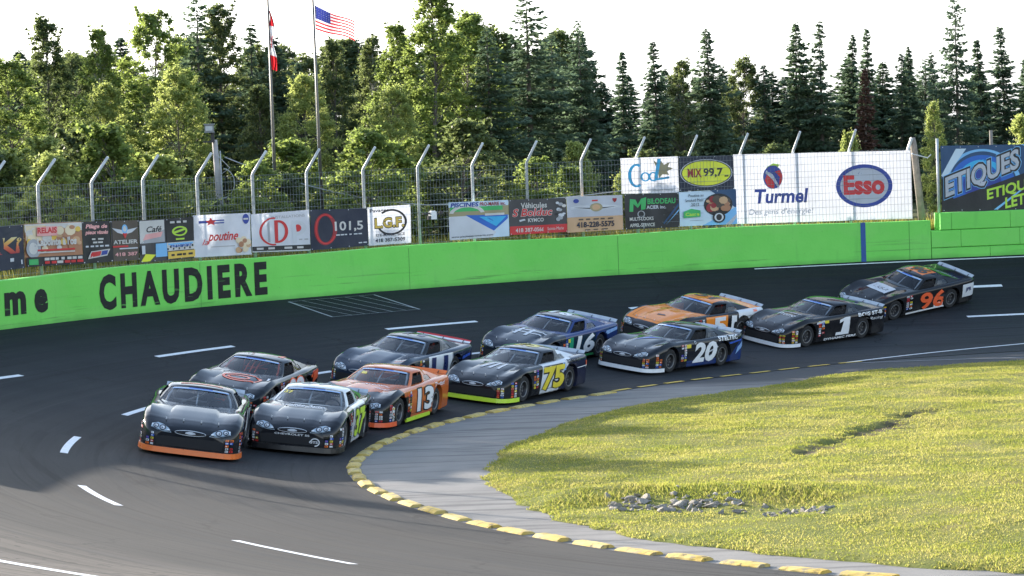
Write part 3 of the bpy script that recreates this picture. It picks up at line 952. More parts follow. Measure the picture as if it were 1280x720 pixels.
banner('banner', 149.80, 147.96, 3.61, 4.67, 3.60, 4.64, .06, 'brown',
  [('black', RC(0, .07, 0, 1)), ('silver', PL([(.05, .82), (.45, .76), (.45, .66), (.25, .70)])), ('silver', PL([(.97, .82), (.57, .76), (.57, .66), (.77, .70)])), ('sky', EL(.51, .79, .11, .11)), ('offwhite', EL(.51, .79, .06, .07)), ('red', PL([(.42, .68), (.6, .68), (.51, .55)])), ('offwhite', T('ATELIER', .08, .96, .42, .52, bold=.03)), ('red', RC(.05, .6, .34, .38)), ('silver', RC(.3, .95, .29, .32)), ('pink', T('418 387', .12, .94, .12, .21, bold=.03))],
  'narrow brown banner with a winged badge above white workshop lettering', group=GRP)
banner('banner', 147.91, 144.38, 3.51, 4.63, 3.54, 4.63, .06, 'char',
  [('offwhite', RC(.01, .47, .45, .98)), ('grey', PL([(.01, .45), (.47, .45), (.47, .75), (.2, .62)])), ('black', T('Café', .14, .42, .70, .84, bold=.02, shear=.3)), ('pink', PL([(.06, .52), (.4, .58), (.44, .70), (.12, .66)])), ('sky', RC(.3, .5, .1, .42)), ('yellow', PL([(.01, .02), (.18, .02), (.3, .16), (.1, .2)])), ('black', RC(.5, 1, .42, 1)), ('lime', RG(.74, .68, .14, .12, .035)), ('lime', PL([(.62, .62), (.84, .70), (.86, .76), (.64, .68)])), ('lime', RC(.66, .82, .47, .51)), ('offwhite', RC(.5, 1, .22, .42)), ('sky', RC(.52, .98, .36, .40)), *[('black', RC(.5 + k * .05, .525 + k * .05, .24 + (k % 2) * .05, .29 + (k % 2) * .05)) for k in range(10)], ('blue', T('TRANSPORT', .55, .95, .30, .36, bold=.02)), ('gold', RC(.5, 1, .03, .2)), *squiggle('black', .55, .97, .09, .14, 4, 8), *squiggle('offwhite', .55, .9, .88, .93, 3, 9), ('silver', RC(.02, .08, .2, .4))],
  'two part banner with a pale photograph beside a lime emblem on black and checkered strip', group=GRP)
banner('banner', 144.41, 140.80, 3.54, 4.67, 3.51, 4.65, .06, 'white',
  [('royal', RC(.1, .30, .80, .86)), ('royal', RC(.32, .55, .78, .81)), ('royal', RC(.32, .55, .84, .87)), ('red', PL([(.24, .74), (.27, .80), (.22, .85), (.28, .86), (.31, .93), (.34, .86), (.4, .85), (.35, .80), (.38, .74), (.31, .78)])), ('red', T('la', .14, .25, .28, .42, bold=.0, shear=.4)), ('red', T('poutine', .24, .78, .30, .58, bold=.02, shear=.4)), ('grey', RC(.3, .72, .22, .24)), ('royal', EL(.92, .86, .055, .12)), ('offwhite', RC(.88, .96, .84, .88)), *blobs(['tan', 'cream', 'food', 'cream'], .72, 1.0, .03, .50, 16, 12, .06)],
  'white banner with red slanted poutine lettering and a heap of fries at its corner', group=GRP)
banner('banner', 140.76, 137.17, 3.56, 4.60, 3.50, 4.64, .06, 'white',
  [('grey', T('INSTALLATIONS', .36, .92, .84, .91, bold=.01)), ('red', RG(.38, .52, .24, .36, .04, a0=80, a1=280)), ('grey', PL([(.28, .25), (.32, .25), (.32, .78), (.28, .74)])), ('red', RC(.40, .46, .22, .80)), ('red', RG(.46, .51, .17, .29, .055, a0=-90, a1=90)), ('silver', RC(.70, .77, .20, .74)), ('silver', RG(.77, .57, .16, .19, .06, a0=-90, a1=90)), ('red', EL(.79, .57, .06, .09)), *squiggle('grey', .8, .98, .27, .30, 2, 3), ('black', RC(0, 1, .03, .15)), *squiggle('offwhite', .06, .46, .065, .115, 2, 4), *squiggle('offwhite', .54, .95, .065, .115, 2, 4)],
  'white banner with large red and grey initials over a black strip', group=GRP)
banner('banner', 137.12, 133.67, 3.50, 4.64, 3.53, 4.59, .06, 'navy',
  [('darkred', RG(.26, .50, .20, .40, .07)), ('red', RG(.265, .50, .185, .375, .03, a0=50, a1=330)), ('offwhite', T('101,5', .42, .92, .40, .68, bold=.02)), *squiggle('silver', .43, .9, .32, .35, 6, 2), *squiggle('silver', .82, .98, .08, .11, 2, 5)],
  'dark banner with a dim red ring beside white digits', group=GRP)
banner('banner', 133.66, 131.13, 3.52, 4.61, 3.53, 4.63, .06, 'white',
  [('navy', T('Pavages', .05, .50, .83, .95, bold=.02)), ('black', RG(.55, .58, .36, .34, .05, a0=-160, a1=130)), ('black', T('L.G.F.', .14, .86, .42, .72, bold=.07)), ('gold', T('L.G.F.', .155, .845, .44, .70, bold=.03)), ('navy', T('STE-MARIE, BCE', .17, .85, .21, .29, bold=.01)), ('navy', T('418 387-5309', .16, .85, .07, .17, bold=.02))],
  'small white banner with gold initials inside a black ring', group=GRP)
banner('banner', 128.89, 125.43, 3.53, 4.63, 3.55, 4.62, .06, 'pale',
  [('olive', RC(0, 1, .6, .86)), ('green', RC(.02, .9, .74, .86)), ('silver', PL([(0, .0), (0, .62), (.3, .62), (.78, .14), (.7, 0)])), ('blue', PL([(.28, .64), (.98, .60), (.98, .5), (.74, .18)])), ('cyan', PL([(.5, .58), (.95, .56), (.78, .3)])), ('offwhite', RG(.3, .66, .3, .26, .07, a0=10, a1=170)), ('royal', T('PISCINES', .03, .5, .86, .98, bold=.03, shear=.15)), ('darkred', T('PRO-MARIE inc.', .52, .95, .87, .97, bold=.02)), ('offwhite', RC(.6, .92, .6, .66)), ('navy', T('www.piscinespromarie.com', .03, .72, .04, .10, bold=.01))],
  'swimming pool banner with a blue pool corner, left of the charcoal motorcycle banner', group=GRP)
banner('banner', 125.40, 122.15, 3.58, 4.62, 3.58, 4.60, .06, 'char',
  [('offwhite', T('Véhicules', .2, .66, .74, .90, bold=.02)), ('offwhite', T('S Bolduc', .05, .76, .50, .74, bold=.055, shear=.2)), ('red', T('S Bolduc', .055, .755, .51, .73, bold=.02, shear=.2)), ('offwhite', T('KYMCO', .32, .60, .34, .45, bold=.03)), ('silver', PL([(.18, .36), (.28, .40), (.26, .44), (.17, .41)])), ('red', RC(0, 1, .0, .24)), ('offwhite', T('418 387-0566', .1, .6, .06, .18, bold=.02)), ('offwhite', T('Sainte-Marie', .66, .94, .08, .17)), *blobs(['silver', 'black', 'grey', 'offwhite'], .80, 1.0, .3, .98, 14, 6, .04)],
  'charcoal vehicle dealer banner with red lettering and a red phone strip', group=GRP)
banner('banner', 122.13, 119.01, 3.55, 4.63, 3.56, 4.60, .06, 'tan',
  [('white', RC(0, 1, .42, 1)), ('silver', PL([(.06, .66), (.48, .60), (.42, .74), (.1, .72)])), ('silver', PL([(.96, .66), (.58, .60), (.64, .74), (.92, .72)])), ('black', PL([(.12, .69), (.46, .63), (.42, .67)])), ('black', PL([(.9, .69), (.6, .63), (.64, .67)])), ('olive', EL(.53, .68, .11, .12)), ('tan', EL(.53, .68, .07, .08)), ('royal', EL(.17, .87, .05, .06)), ('red', RC(.46, .56, .85, .89)), ('darkred', PL([(.82, .92), (.9, .92), (.89, .84), (.86, .8), (.83, .84)])), *squiggle('brown', .2, .85, .33, .37, 5, 7), ('navy', T('418-228-5575', .17, .84, .12, .28, bold=.03)), *squiggle('brown', .3, .75, .04, .07, 3, 7)],
  'white and tan banner with a winged badge and the phone number 418-228-5575', group=GRP)
banner('banner', 118.90, 115.73, 4.64, 5.71, 4.59, 5.70, .195, 'white',
  [('olive', PL([(.66, .40), (.64, .62), (.57, .92), (.66, .80), (.70, .90), (.75, .78), (.86, .86), (.82, .72), (.92, .68), (.80, .60), (.84, .50), (.72, .52)])), ('cyan', RG(.27, .50, .15, .33, .06, a0=60, a1=300)), ('cyan', RG(.42, .46, .085, .13, .035)), ('cyan', RG(.56, .46, .085, .13, .035)), ('cyan', PL([(.64, .95), (.70, .95), (.63, .40), (.57, .36)])), ('cyan', PL([(.56, .34), (.84, .40), (.84, .46), (.58, .40)])), ('grey', T('LA GLACE DES GÉNÉRATIONS', .12, .90, .06, .12, bold=.01))],
  'white banner with round blue lettering and a golden maple leaf, top row', group=GRP)
banner('banner', 115.71, 112.73, 4.64, 5.70, 4.62, 5.67, .195, 'navy',
  [('silver', EL(.50, .50, .48, .40)), ('black', EL(.50, .50, .465, .385)), ('yellow', EL(.50, .50, .445, .36)), ('darkred', T('MIX', .16, .42, .38, .64, bold=.03)), ('black', T('99,7', .45, .80, .36, .64, bold=.03)), ('black', RC(.83, .90, .38, .42))],
  'black banner with a yellow radio station oval, top row', group=GRP)
banner('banner', 118.78, 115.79, 3.55, 4.62, 3.54, 4.59, .165, 'black',
  [('green', PL([(.08, .5), (.1, .86), (.2, .84), (.24, .70), (.3, .86), (.4, .9), (.38, .56), (.3, .54), (.3, .72), (.24, .60), (.16, .72), (.15, .5)])), ('green', T('BILODEAU', .42, .94, .70, .86, bold=.03)), ('silver', T('ACIER inc.', .40, .76, .56, .66, bold=.02)), ('grey', RG(.3, .42, .07, .1, .02)), ('deep', PL([(.72, .1), (1, .62), (1, .72), (.70, .14)])), ('sky', PL([(.75, .08), (1, .48), (1, .53)])), ('offwhite', T('MULTI-LOOKS', .08, .52, .24, .34, bold=.02)), ('offwhite', T('APPEL-SERVICE', .08, .54, .06, .16, bold=.02))],
  'black banner with a green folded M emblem, left of the food banner', group=GRP)
banner('banner', 115.77, 112.65, 3.56, 4.61, 3.55, 4.63, .165, 'pale',
  [('deep', PL([(.55, 1), (1, 1), (1, .45)])), ('sky', PL([(.4, .0), (1, .5), (1, 0)])), ('white', PL([(.8, .0), (1, .3), (1, .2), (.9, 0)])), ('black', EL(.68, .58, .25, .32)), *blobs(['food', 'brown', 'tan', 'darkred', 'food'], .46, .90, .34, .86, 26, 21, .07, 2.0), ('black', EL(.68, .22, .11, .16)), ('silver', RG(.68, .22, .08, .12, .03)), ('black', T('Poutine au', .16, .42, .84, .92)), ('black', T('Smoked Meat', .1, .42, .70, .79)), ('black', T('2012', .2, .34, .57, .66)), ('green', PL([(.06, .24), (.36, .26), (.36, .44), (.2, .5), (.06, .42)])), ('lime', T('Casse', .09, .34, .29, .39, bold=.03))],
  'pale blue banner with a plate of dark food and a small green sign', group=GRP)
tur = [('lime', PL([(.185, .80), (.225, .86), (.265, .84), (.245, .79)])), ('royal', EL(.222, .66, .056, .17)), ('red', PL([(.175, .62), (.195, .735), (.215, .66), (.232, .55), (.225, .49), (.19, .53)])), ('red', PL([(.235, .74), (.262, .76), (.277, .69), (.274, .60), (.255, .53), (.262, .66)])), ('white', PL([(.18, .72), (.186, .76), (.222, .70), (.26, .52), (.253, .50), (.215, .64)])), ('royal', PL([(.19, .77), (.25, .80), (.25, .77), (.195, .73)])),
  ('royal', T('Turmel', .115, .42, .28, .49, bold=.03, shear=.15)), ('slate', T("Des gens d'énergie!", .08, .445, .10, .21, shear=.15)),
  ('royal', EL(.735, .50, .158, .315, 40)), ('white', EL(.735, .50, .134, .262, 40)), ('red', T('Esso', .62, .848, .37, .66, bold=.045))]
banner('banner', 112.72, 103.27, 3.55, 5.69, 3.47, 5.61, .195, 'white', tur,
  'huge white fuel banner with a round red emblem and a blue oval', group=GRP, nseg=48)
eti = [('deep', RC(0, .9, .5, 1)), ('sky', RG(.32, .40, .30, .54, .035, 40, 10, 200)), ('blue', EL(.32, .40, .255, .45, 40)), ('cyan', RG(.32, .42, .2, .36, .06, 40, 20, 160)), ('royal', EL(.32, .40, .15, .26, 40)), ('pale', PL([(.0, .55), (.12, .95), (.2, .95), (.03, .5)])), ('sky', PL([(.62, 1), (.72, 1), (1, .8), (1, .7)])), ('black', PL([(0, 0), (1.0, 0), (1, .80), (0, .14)])),
  ('sky', PL([(.40, .02), (.60, .30), (.62, .30), (.43, .02)]))]
def slanted(sh, k, x0):
    vs, fs = sh
    return [(u, v + (u - x0) * k) for u, v in vs], fs
eti += [('sky', slanted(T('ETIQUES', .015, .625, .12, .56, bold=.09), .74, .03)), ('black', slanted(T('ETIQUES', .018, .62, .13, .55, bold=.07), .74, .03)), ('white', slanted(T('ETIQUES', .03, .605, .165, .52, bold=.03), .74, .03)), ('lime', slanted(T('ETIQUETTES', .35, .95, .14, .33, bold=.03), .50, .35)), ('lime', slanted(T('LETTRAGE', .49, .95, .03, .20, bold=.03), .45, .49))]
banner('banner', 101.66, 95.0, 3.63, 5.72, 3.56, 5.65, .30, 'black', eti,
  'large dark banner with blue glow circles and slanted white lettering', group=GRP, nseg=16)

# ------------------------------------------------------------------ poles, flags, cable
M_WOOD = flat('weathered_wood', (0.24, 0.21, 0.18), 0.85, vary=0.3, scale=4)
M_PALEWOOD = flat('grey_pole', (0.42, 0.39, 0.37), 0.8, vary=0.2, scale=3)
M_DARKM = flat('dark_metal', (0.05, 0.05, 0.055), 0.5, 0.4)
M_POLE = flat('flagpole_metal', (0.16, 0.15, 0.13), 0.5, 0.5)
M_CABLE = flat('grey_cable', (0.40, 0.42, 0.42), 0.6)
lp = empty('light_pole', (-9.15, 99.0, GZ), 'grey timber light pole with one floodlight and a hanging cable loop', 'light pole')
mb = MB().mat(M_PALEWOOD); mb.tube([(.0, 0, -.2), (-.06, .1, 2.4), (-.12, .16, 3.65)], [.115, .10, .085], 14); mb.build('pole', lp, True)
mb = MB().mat(M_DARKM); mb.box((-.17, .05, 3.75), (.11, .11, .34)); mb.box((-.3, -.02, 3.6), (.34, .05, .05)); mb.build('bracket', lp)
mb = MB().mat(M_GALV); mb.mat(flat('lamp_housing', (.22, .23, .24), .5)); mb.box((-.25, -.1, 4.02), (.28, .18, .22)); mb.box((-.25, -.1, 4.15), (.34, .24, .04)); mb.box((-.25, -.1, 3.90), (.31, .21, .03))
fx = mb.build('floodlight', lp)
mb = MB().mat(flat('lamp_glass', (0.45, 0.48, 0.5), 0.15)); mb.box((-.25, -.198, 4.02), (.22, .016, .15)); mb.build('lens', fx)
mb = MB().mat(M_CABLE); mb.tube([(.06 + .42 * math.sin(a) * (1 if a < 3.2 else .3), -.05, 2.75 - .55 * (1 - math.cos(a)) / 1.15) for a in np.linspace(.2, 3.4, 16)], .016, 6); mb.tube([(.10, -.1, .3), (.06, -.05, 3.3)], .022, 6); mb.tube([(-.02, -.1, 3.15), (.35, -.05, 2.75), (.05, -.08, 2.55)], .015, 6)
mb.build('cable_loop', lp, True)

def flagpole(loc, tilt, label, h=8.6):
    o = empty('flagpole', loc, label, 'flagpole')
    mb = MB().mat(M_POLE)
    mb.tube([(0, 0, -.1), (tilt * .5, 0, h / 2), (tilt, 0, h)], [.055, .045, .03], 10); mb.build('pole', o, True)
    mb = MB().mat(M_GALV); mb.tube([(tilt - .035, -.03, h - .1), (tilt * .5 - .06, -.04, h / 2), (-.05, -.05, .8)], .006, 5); mb.build('rope', o)
    mb = MB().mat(flat('flagpole_ball', (.5, .42, .2), .3, .8))
    bm = bmesh.new(); bmesh.ops.create_uvsphere(bm, u_segments=10, v_segments=6, radius=.055)
    mb.add([v.co + Vector((tilt, 0, h + .04)) for v in bm.verts], [[v.index for v in f.verts] for f in bm.faces]); bm.free(); mb.build('finial', o, True)
    return o
FP1, FP2 = Vector((-7.38, 99.0, GZ)), Vector((-5.92, 99.0, GZ))
flagpole(FP1, -.02, 'dark flagpole with a limp red and white flag')
flagpole(FP2, -.06, 'dark flagpole flying the striped flag')
def cloth(name, c):
    t = NT(name)
    d = t.n('ShaderNodeBsdfDiffuse'); t.put(d.inputs[0], c)
    tl = t.n('ShaderNodeBsdfTranslucent'); t.put(tl.inputs[0], c)
    mx = t.n('ShaderNodeMixShader'); mx.inputs[0].default_value = .5
    t.put(mx.inputs[1], d.outputs[0]); t.put(mx.inputs[2], tl.outputs[0])
    return t.finish(mx.outputs[0])
C_RED, C_WHITE, C_NAVY = cloth('flag_red', (.55, .03, .04)), cloth('flag_white', (.78, .78, .8)), cloth('flag_navy', (.03, .04, .20))
# striped flag: 13 stripes, blue canton with small stars
def fpos(u, v):      # u along the fly, v down the hoist
    w = 1.28; h = .74
    x_ = .05 + u * w * (1 - .04 * u)
    z_ = -v * h * (1 - .25 * u) - u * .60 - .07 * math.sin(u * 5.2 + v) * u - v * .02
    y_ = .13 * math.sin(u * 7 + v * 1.2) * (.3 + u)
    return (x_, y_, z_)
mb = MB()
NX = 26
for i in range(NX):
    for s in range(13):
        u0, u1 = i / NX, (i + 1) / NX
        for hlf in (0, 1):
            v0, v1 = (s + hlf / 2) / 13, (s + (hlf + 1) / 2) / 13
            mb.mat(C_NAVY if (u1 <= .4 and s < 7) else (C_RED if s % 2 == 0 else C_WHITE))
            mb.quad(fpos(u0, v0), fpos(u1, v0), fpos(u1, v1), fpos(u0, v1))
mb.mat(C_WHITE)
for a in range(6):
    for b in range(5):
        cu, cv = .035 + a * .062 + .0, .055 + b * .1
        for sgn in (-1, 1):
            vs = []
            for k in range(10):
                rr = (.026 if k % 2 == 0 else .011)
                p = Vector(fpos(cu + rr * math.cos(R(90 + 36 * k)) * .62, cv - rr * math.sin(R(90 + 36 * k)) * 1.15)); p.y += sgn * .006
                vs.append(p)
            mb.add(vs, [tuple(range(10))])
f_ = mb.build('flag'); f_.location = (FP2.x - .055, 98.94, 10.84)
tag(f_, 'red and white striped flag with a starred blue canton, flying open', 'flag')
mb = MB()
def cpos(u, v):      # limp cloth: the fly falls straight down beside the pole in soft folds
    wd = .20 * math.sin(min(1.0, .25 + u * 1.1) * 1.5)
    return (.04 + wd * v * (.75 + .25 * math.sin(u * 9)) + .02 * math.sin(u * 14 + v * 5), .07 * math.sin(v * 11 + u * 3) * (.3 + u), -u * 1.85 - .10 * v * math.sin(u * 2.5))
for i in range(20):
    for j in range(12):
        u0, u1, v0, v1 = i / 20, (i + 1) / 20, j / 12, (j + 1) / 12
        leaf = abs((u0 + u1) / 2 - .5) < .10 * (1 - abs((v0 + v1) / 2 - .5) * 2.2)
        mb.mat(C_RED if (u1 <= .26 or u0 >= .74 or leaf) else C_WHITE)
        mb.quad(cpos(u0, v0), cpos(u1, v0), cpos(u1, v1), cpos(u0, v1))
f_ = mb.build('flag', smooth=True); f_.location = (FP1.x - .03, 98.95, 10.72)
tag(f_, 'red and white flag with a red leaf hanging limp down its pole', 'flag')
mb = MB().mat(M_CABLE)
def sagline(a, b, sag, n=14):
    a, b = Vector(a), Vector(b)
    return [a.lerp(b, k / n) - Vector((0, 0, sag * 4 * (k / n) * (1 - k / n))) for k in range(n + 1)]
mb.tube(sagline((-8.95, 98.9, 6.15), (-2.6, 97.0, 4.45), .28) + sagline((-2.6, 97.0, 4.45), (4.2, 97.2, 4.75), .12)[1:], .018, 6)
tag(mb.build('cable', smooth=True), 'thin grey cable sagging behind the fence from the light pole', 'cable')
wp = empty('timber_post', (12.95, 98.6, GZ), 'leaning weathered timber post at the right end of the fuel banner', 'post')
mb = MB().mat(M_WOOD); mb.tube([(.12, 0, -.1), (-.12, .0, 2.7), (-.16, 0, 2.95)], [.125, .105, .095], 12); mb.build('pole', wp, True)
mb = MB().mat(M_GALV); mb.tube([(-.40, -.1, 2.35), (-.18, -.12, 2.95)], .05, 8); mb.tube([(-.2, -.1, 2.45), (.3, -.05, 2.30), (.42, 0, 2.4)], .02, 6); mb.build('bracket', wp)
bp = MB().mat(M_GALV); bp.tube([pos(101.75, 36.62, 3.5), pos(101.75, 36.62, 5.95)], .045, 10); o = bp.build('banner_post', smooth=True)
tag(o, 'pale steel post at the left edge of the dark labels banner', 'post')
bp = MB().mat(M_WOOD); bp.tube([pos(98.9, 36.75, 3.5), pos(98.9, 36.75, 6.15)], .055, 10); o = bp.build('banner_post', smooth=True)
tag(o, 'thin brown post rising above the middle of the dark labels banner', 'post')
# small white box fixed to the fence
bx = empty('fence_box', pos(129.78, 36.3, 4.28), 'small white box with dark side arms fixed to the fence by itself', 'box')
bx.rotation_euler = (0, 0, R(130 + 90))
mb = MB().mat(flat('white_plastic', (.75, .75, .74), .4)); mb.box((0, 0, 0), (.20, .14, .22)); mb.box((0, .0, .12), (.14, .1, .03)); mb.build('case', bx)
mb = MB().mat(M_DARKM); mb.box((.23, 0, .06), (.26, .05, .045)); mb.box((-.23, 0, .04), (.26, .05, .045)); mb.box((.15, 0, -.06), (.1, .1, .1)); mb.box((-.32, 0, .08), (.1, .09, .06)); mb.build('arm', bx)

# ------------------------------------------------------------------ stock cars
# car axes: x forward, y to the car's left, z up, origin on the ground between the axles
LX = [-2.40, -2.36, -2.2, -1.6, -1.2, -0.6, 0.3, 1.0, 1.40, 1.80, 2.05, 2.20, 2.30, 2.36, 2.39]
LW = [0.84, 0.88, 0.93, 0.975, 0.99, 0.965, 0.955, 0.965, 0.99, 0.975, 0.94, 0.89, 0.82, 0.74, 0.66]
LS = [0.82, 0.85, 0.86, 0.86, 0.855, 0.835, 0.82, 0.805, 0.80, 0.73, 0.645, 0.575, 0.52, 0.48, 0.45]
LC = [0.86, 0.885, 0.89, 0.89, 0.885, 0.87, 0.865, 0.815, 0.765, 0.705, 0.655, 0.61, 0.56, 0.52, 0.49]
def prof_tab(xs, T_):
    return np.interp(xs, LX, T_)
def smooth1(a, k=2):
    for _ in range(k):
        b = a.copy(); b[1:-1] = (a[:-2] + 2 * a[1:-1] + a[2:]) / 4; a = b
    return a
def body_base():
    xs = np.concatenate([np.linspace(-2.40, -2.2, 6)[:-1], np.linspace(-2.2, 2.0, 61)[:-1], np.linspace(2.0, 2.39, 14)])
    W, Z, Cc = smooth1(prof_tab(xs, LW), 3), smooth1(prof_tab(xs, LS), 3), smooth1(prof_tab(xs, LC), 3)
    rows = []
    for x, w, zs, zc in zip(xs, W, Z, Cc):
        zb = 0.10
        fl = 0.014 * math.exp(-((x - 1.4) / .42) ** 2) + 0.014 * math.exp(-((x + 1.2) / .42) ** 2)   # flared arches
        fb = 0.035 * math.exp(-((x - 1.45) / .5) ** 2)                                               # fender crowns
        rg = .026 * max(0.0, min(1.0, (x - .62) / .3)) * max(0.0, min(1.0, (2.25 - x) / .9))     # power bulge on the hood
        pr = [(0, zb), (.80 * w, zb), (.965 * w, zb), (.992 * w, zb + .03), (w, zb + .12), (w + fl, .36), (w + fl * .6, zb + (zs - zb) * .62), (.992 * w, zb + (zs - zb) * .80),
              (.978 * w, zs - .055), (.955 * w, zs - .018), (.92 * w, zs + .004), (.86 * w, zs + .014 + fb), (.75 * w, zs * .72 + zc * .28 + .006 + fb * .7), (.6 * w, zs * .42 + zc * .58 + .003),
              (.47 * w, zs * .2 + zc * .8 - .012 * (rg > 0)), (.40 * w, zs * .2 + zc * .8 + rg * .9), (.2 * w, zc - .002 + rg), (0, zc + rg)]
        rows.append([(x, y, z) for y, z in pr])
    n = len(rows[0])
    bm = bmesh.new()
    V1 = [[bm.verts.new(p) for p in r] for r in rows]
    V2 = [[(V1[i][k] if k in (0, n - 1) else bm.verts.new((p[0], -p[1], p[2]))) for k, p in enumerate(r)] for i, r in enumerate(rows)]
    for i in range(len(rows) - 1):
        for k in range(n - 1):
            bm.faces.new((V1[i][k], V1[i + 1][k], V1[i + 1][k + 1], V1[i][k + 1]))
            bm.faces.new((V2[i][k + 1], V2[i + 1][k + 1], V2[i + 1][k], V2[i][k]))
    bm.faces.new(V1[0] + V2[0][1:-1][::-1]); bm.faces.new((V1[-1] + V2[-1][1:-1][::-1])[::-1])
    bmesh.ops.recalc_face_normals(bm, faces=bm.faces[:])
    me = bpy.data.meshes.new('body'); bm.to_mesh(me); bm.free()
    return me
AX_F, AX_R, TY, TR = 1.38, -1.24, 0.80, 0.335
def roof_pt(s, q):
    xf = -0.12 - 0.13 * q * q; xr = -1.08 + 0.06 * q * q
    x = xf + (xr - xf) * s
    w = 0.60 + 0.045 * math.sin(math.pi * min(1, s * 1.05))
    z = 1.165 - 0.085 * (s - .42) ** 2 * 1.4 - 0.045 * q * q - 0.014 * q ** 6
    return Vector((x, q * w, z))
def base_pt_front(q): return Vector((0.68 - 0.24 * q * q, q * .80, 0.835 - 0.03 * q * q))
def base_pt_side(s, sg):
    x = 0.44 + (-1.86 - 0.44) * s
    y = .80 + .05 * math.sin(math.pi * min(1, s * .9)) - .03 * s
    return Vector((x, sg * y, 0.805 + 0.045 * s))
def base_pt_rear(q): return Vector((-1.82 - 0.09 * (1 - q * q) + (-.06) * q * q, q * .77, 0.872 - .022 * q * q))
TROWS = [0, .05, .30, .60, .88, .94, 1.0]
def wall_pt(b, r, t, bulge=.028):
    p = b.lerp(r, t)
    out = Vector((b.x + .6, b.y, 0)); out = out.normalized() if out.length else out
    return p + out * bulge * math.sin(math.pi * t)
FQ = [-1, -.955, -.90, -.6, -.3, 0, .3, .6, .90, .955, 1]
SB = [0, .05, .16, .28, .385, .44, .53, .62, .70, .85, 1.0]
SR = [0, .06, .28, .48, .63, .70, .80, .90, .955, .98, 1.0]
def greenhouse():
    """roof shell with openings, plus the panes that close them"""
    shell, panes = [], {'windshield': [], 'rear_window': [], 'quarter': [[], []]}
    def strip(cols, is_win, store):
        for i in range(len(cols) - 1):
            for j in range(len(TROWS) - 1):
                qd = [wall_pt(*cols[i], TROWS[j]), wall_pt(*cols[i + 1], TROWS[j]), wall_pt(*cols[i + 1], TROWS[j + 1]), wall_pt(*cols[i], TROWS[j + 1])]
                k = is_win(i, j)
                if k is None: shell.append(qd)
                elif k != 'open': store(k, qd)
    strip([(base_pt_front(q), roof_pt(0, q)) for q in FQ], lambda i, j: 'w' if (1 <= i <= len(FQ) - 3 and 1 <= j <= 4) else None, lambda k, q: panes['windshield'].append(q))
    for sg in (-1, 1):
        strip([(base_pt_side(b, sg), roof_pt(r, sg)) for b, r in zip(SB, SR)],
              lambda i, j: ('open' if 1 <= i <= 3 and 1 <= j <= 3 else ('g' if 5 <= i <= 7 and 1 <= j <= 2 else None)), lambda k, q, sg=sg: panes['quarter'][0 if sg > 0 else 1].append(q))
    strip([(base_pt_rear(q), roof_pt(1, q)) for q in FQ], lambda i, j: 'w' if (2 <= i <= len(FQ) - 4 and 1 <= j <= 4) else None, lambda k, q: panes['rear_window'].append(q))
    qs = [-1, -.955, -.9, -.75, -.6, -.45, -.3, -.15, 0, .15, .3, .45, .6, .75, .9, .955, 1]
    for i in range(len(SR) - 1):
        for j in range(len(qs) - 1):
            shell.append([roof_pt(SR[i], qs[j]), roof_pt(SR[i + 1], qs[j]), roof_pt(SR[i + 1], qs[j + 1]), roof_pt(SR[i], qs[j + 1])])
    def mesh(name, quads, thick=0.0, shift=0.0):
        bm = bmesh.new()
        for q in quads:
            bm.faces.new([bm.verts.new(p) for p in q])
        bmesh.ops.remove_doubles(bm, verts=bm.verts[:], dist=0.0015)
        bmesh.ops.recalc_face_normals(bm, faces=bm.faces[:])
        # outward = away from the cabin centre
        c = Vector((-.55, 0, .9))
        s_ = sum((f.calc_center_median() - c).dot(f.normal) for f in bm.faces)
        if s_ < 0: bmesh.ops.reverse_faces(bm, faces=bm.faces[:])
        if shift:
            bm.normal_update()
            for v in bm.verts: v.co -= v.normal * shift
        if thick:
            bmesh.ops.solidify(bm, geom=bm.faces[:], thickness=thick)
        for f in bm.faces: f.smooth = True
        me = bpy.data.meshes.new(name); bm.to_mesh(me); bm.free()
        return me
    return mesh('roof', shell, .022), mesh('windshield', panes['windshield'], 0, .008), mesh('rear_window', panes['rear_window'], 0, .008), [mesh('quarter_window', p, 0, .008) for p in panes['quarter']]

def eval_bool(me, cutters):
    o = bpy.data.objects.new('body', me); COL.objects.link(o)
    cs = []
    for c in cutters:
        co = bpy.data.objects.new('cutter', c); COL.objects.link(co); cs.append(co)
        md = o.modifiers.new('cut', 'BOOLEAN'); md.object = co; md.operation = 'DIFFERENCE'; md.solver = 'EXACT'
    dg = bpy.context.evaluated_depsgraph_get()
    out = bpy.data.meshes.new_from_object(o.evaluated_get(dg))
    for co in cs: bpy.data.objects.remove(co)
    bpy.data.objects.remove(o)
    return out
def cyl_mesh(r, y0, y1, x, z, n=36):
    bm = bmesh.new()
    a = [bm.verts.new((x + r * math.cos(2 * math.pi * k / n), y0, z + r * math.sin(2 * math.pi * k / n))) for k in range(n)]
    b = [bm.verts.new((x + r * math.cos(2 * math.pi * k / n), y1, z + r * math.sin(2 * math.pi * k / n))) for k in range(n)]
    for k in range(n): bm.faces.new((a[k], a[(k + 1) % n], b[(k + 1) % n], b[k]))
    bm.faces.new(a[::-1]); bm.faces.new(b); bmesh.ops.recalc_face_normals(bm, faces=bm.faces[:])
    me = bpy.data.meshes.new('cutter'); bm.to_mesh(me); bm.free(); return me
def prism_mesh(pts, z0, z1):
    bm = bmesh.new(); n = len(pts)
    a = [bm.verts.new((p[0], p[1], z0)) for p in pts]; b = [bm.verts.new((p[0], p[1], z1)) for p in pts]
    for k in range(n): bm.faces.new((a[k], a[(k + 1) % n], b[(k + 1) % n], b[k]))
    bm.faces.new(a[::-1]); bm.faces.new(b); bmesh.ops.recalc_face_normals(bm, faces=bm.faces[:])
    me = bpy.data.meshes.new('cutter'); bm.to_mesh(me); bm.free(); return me
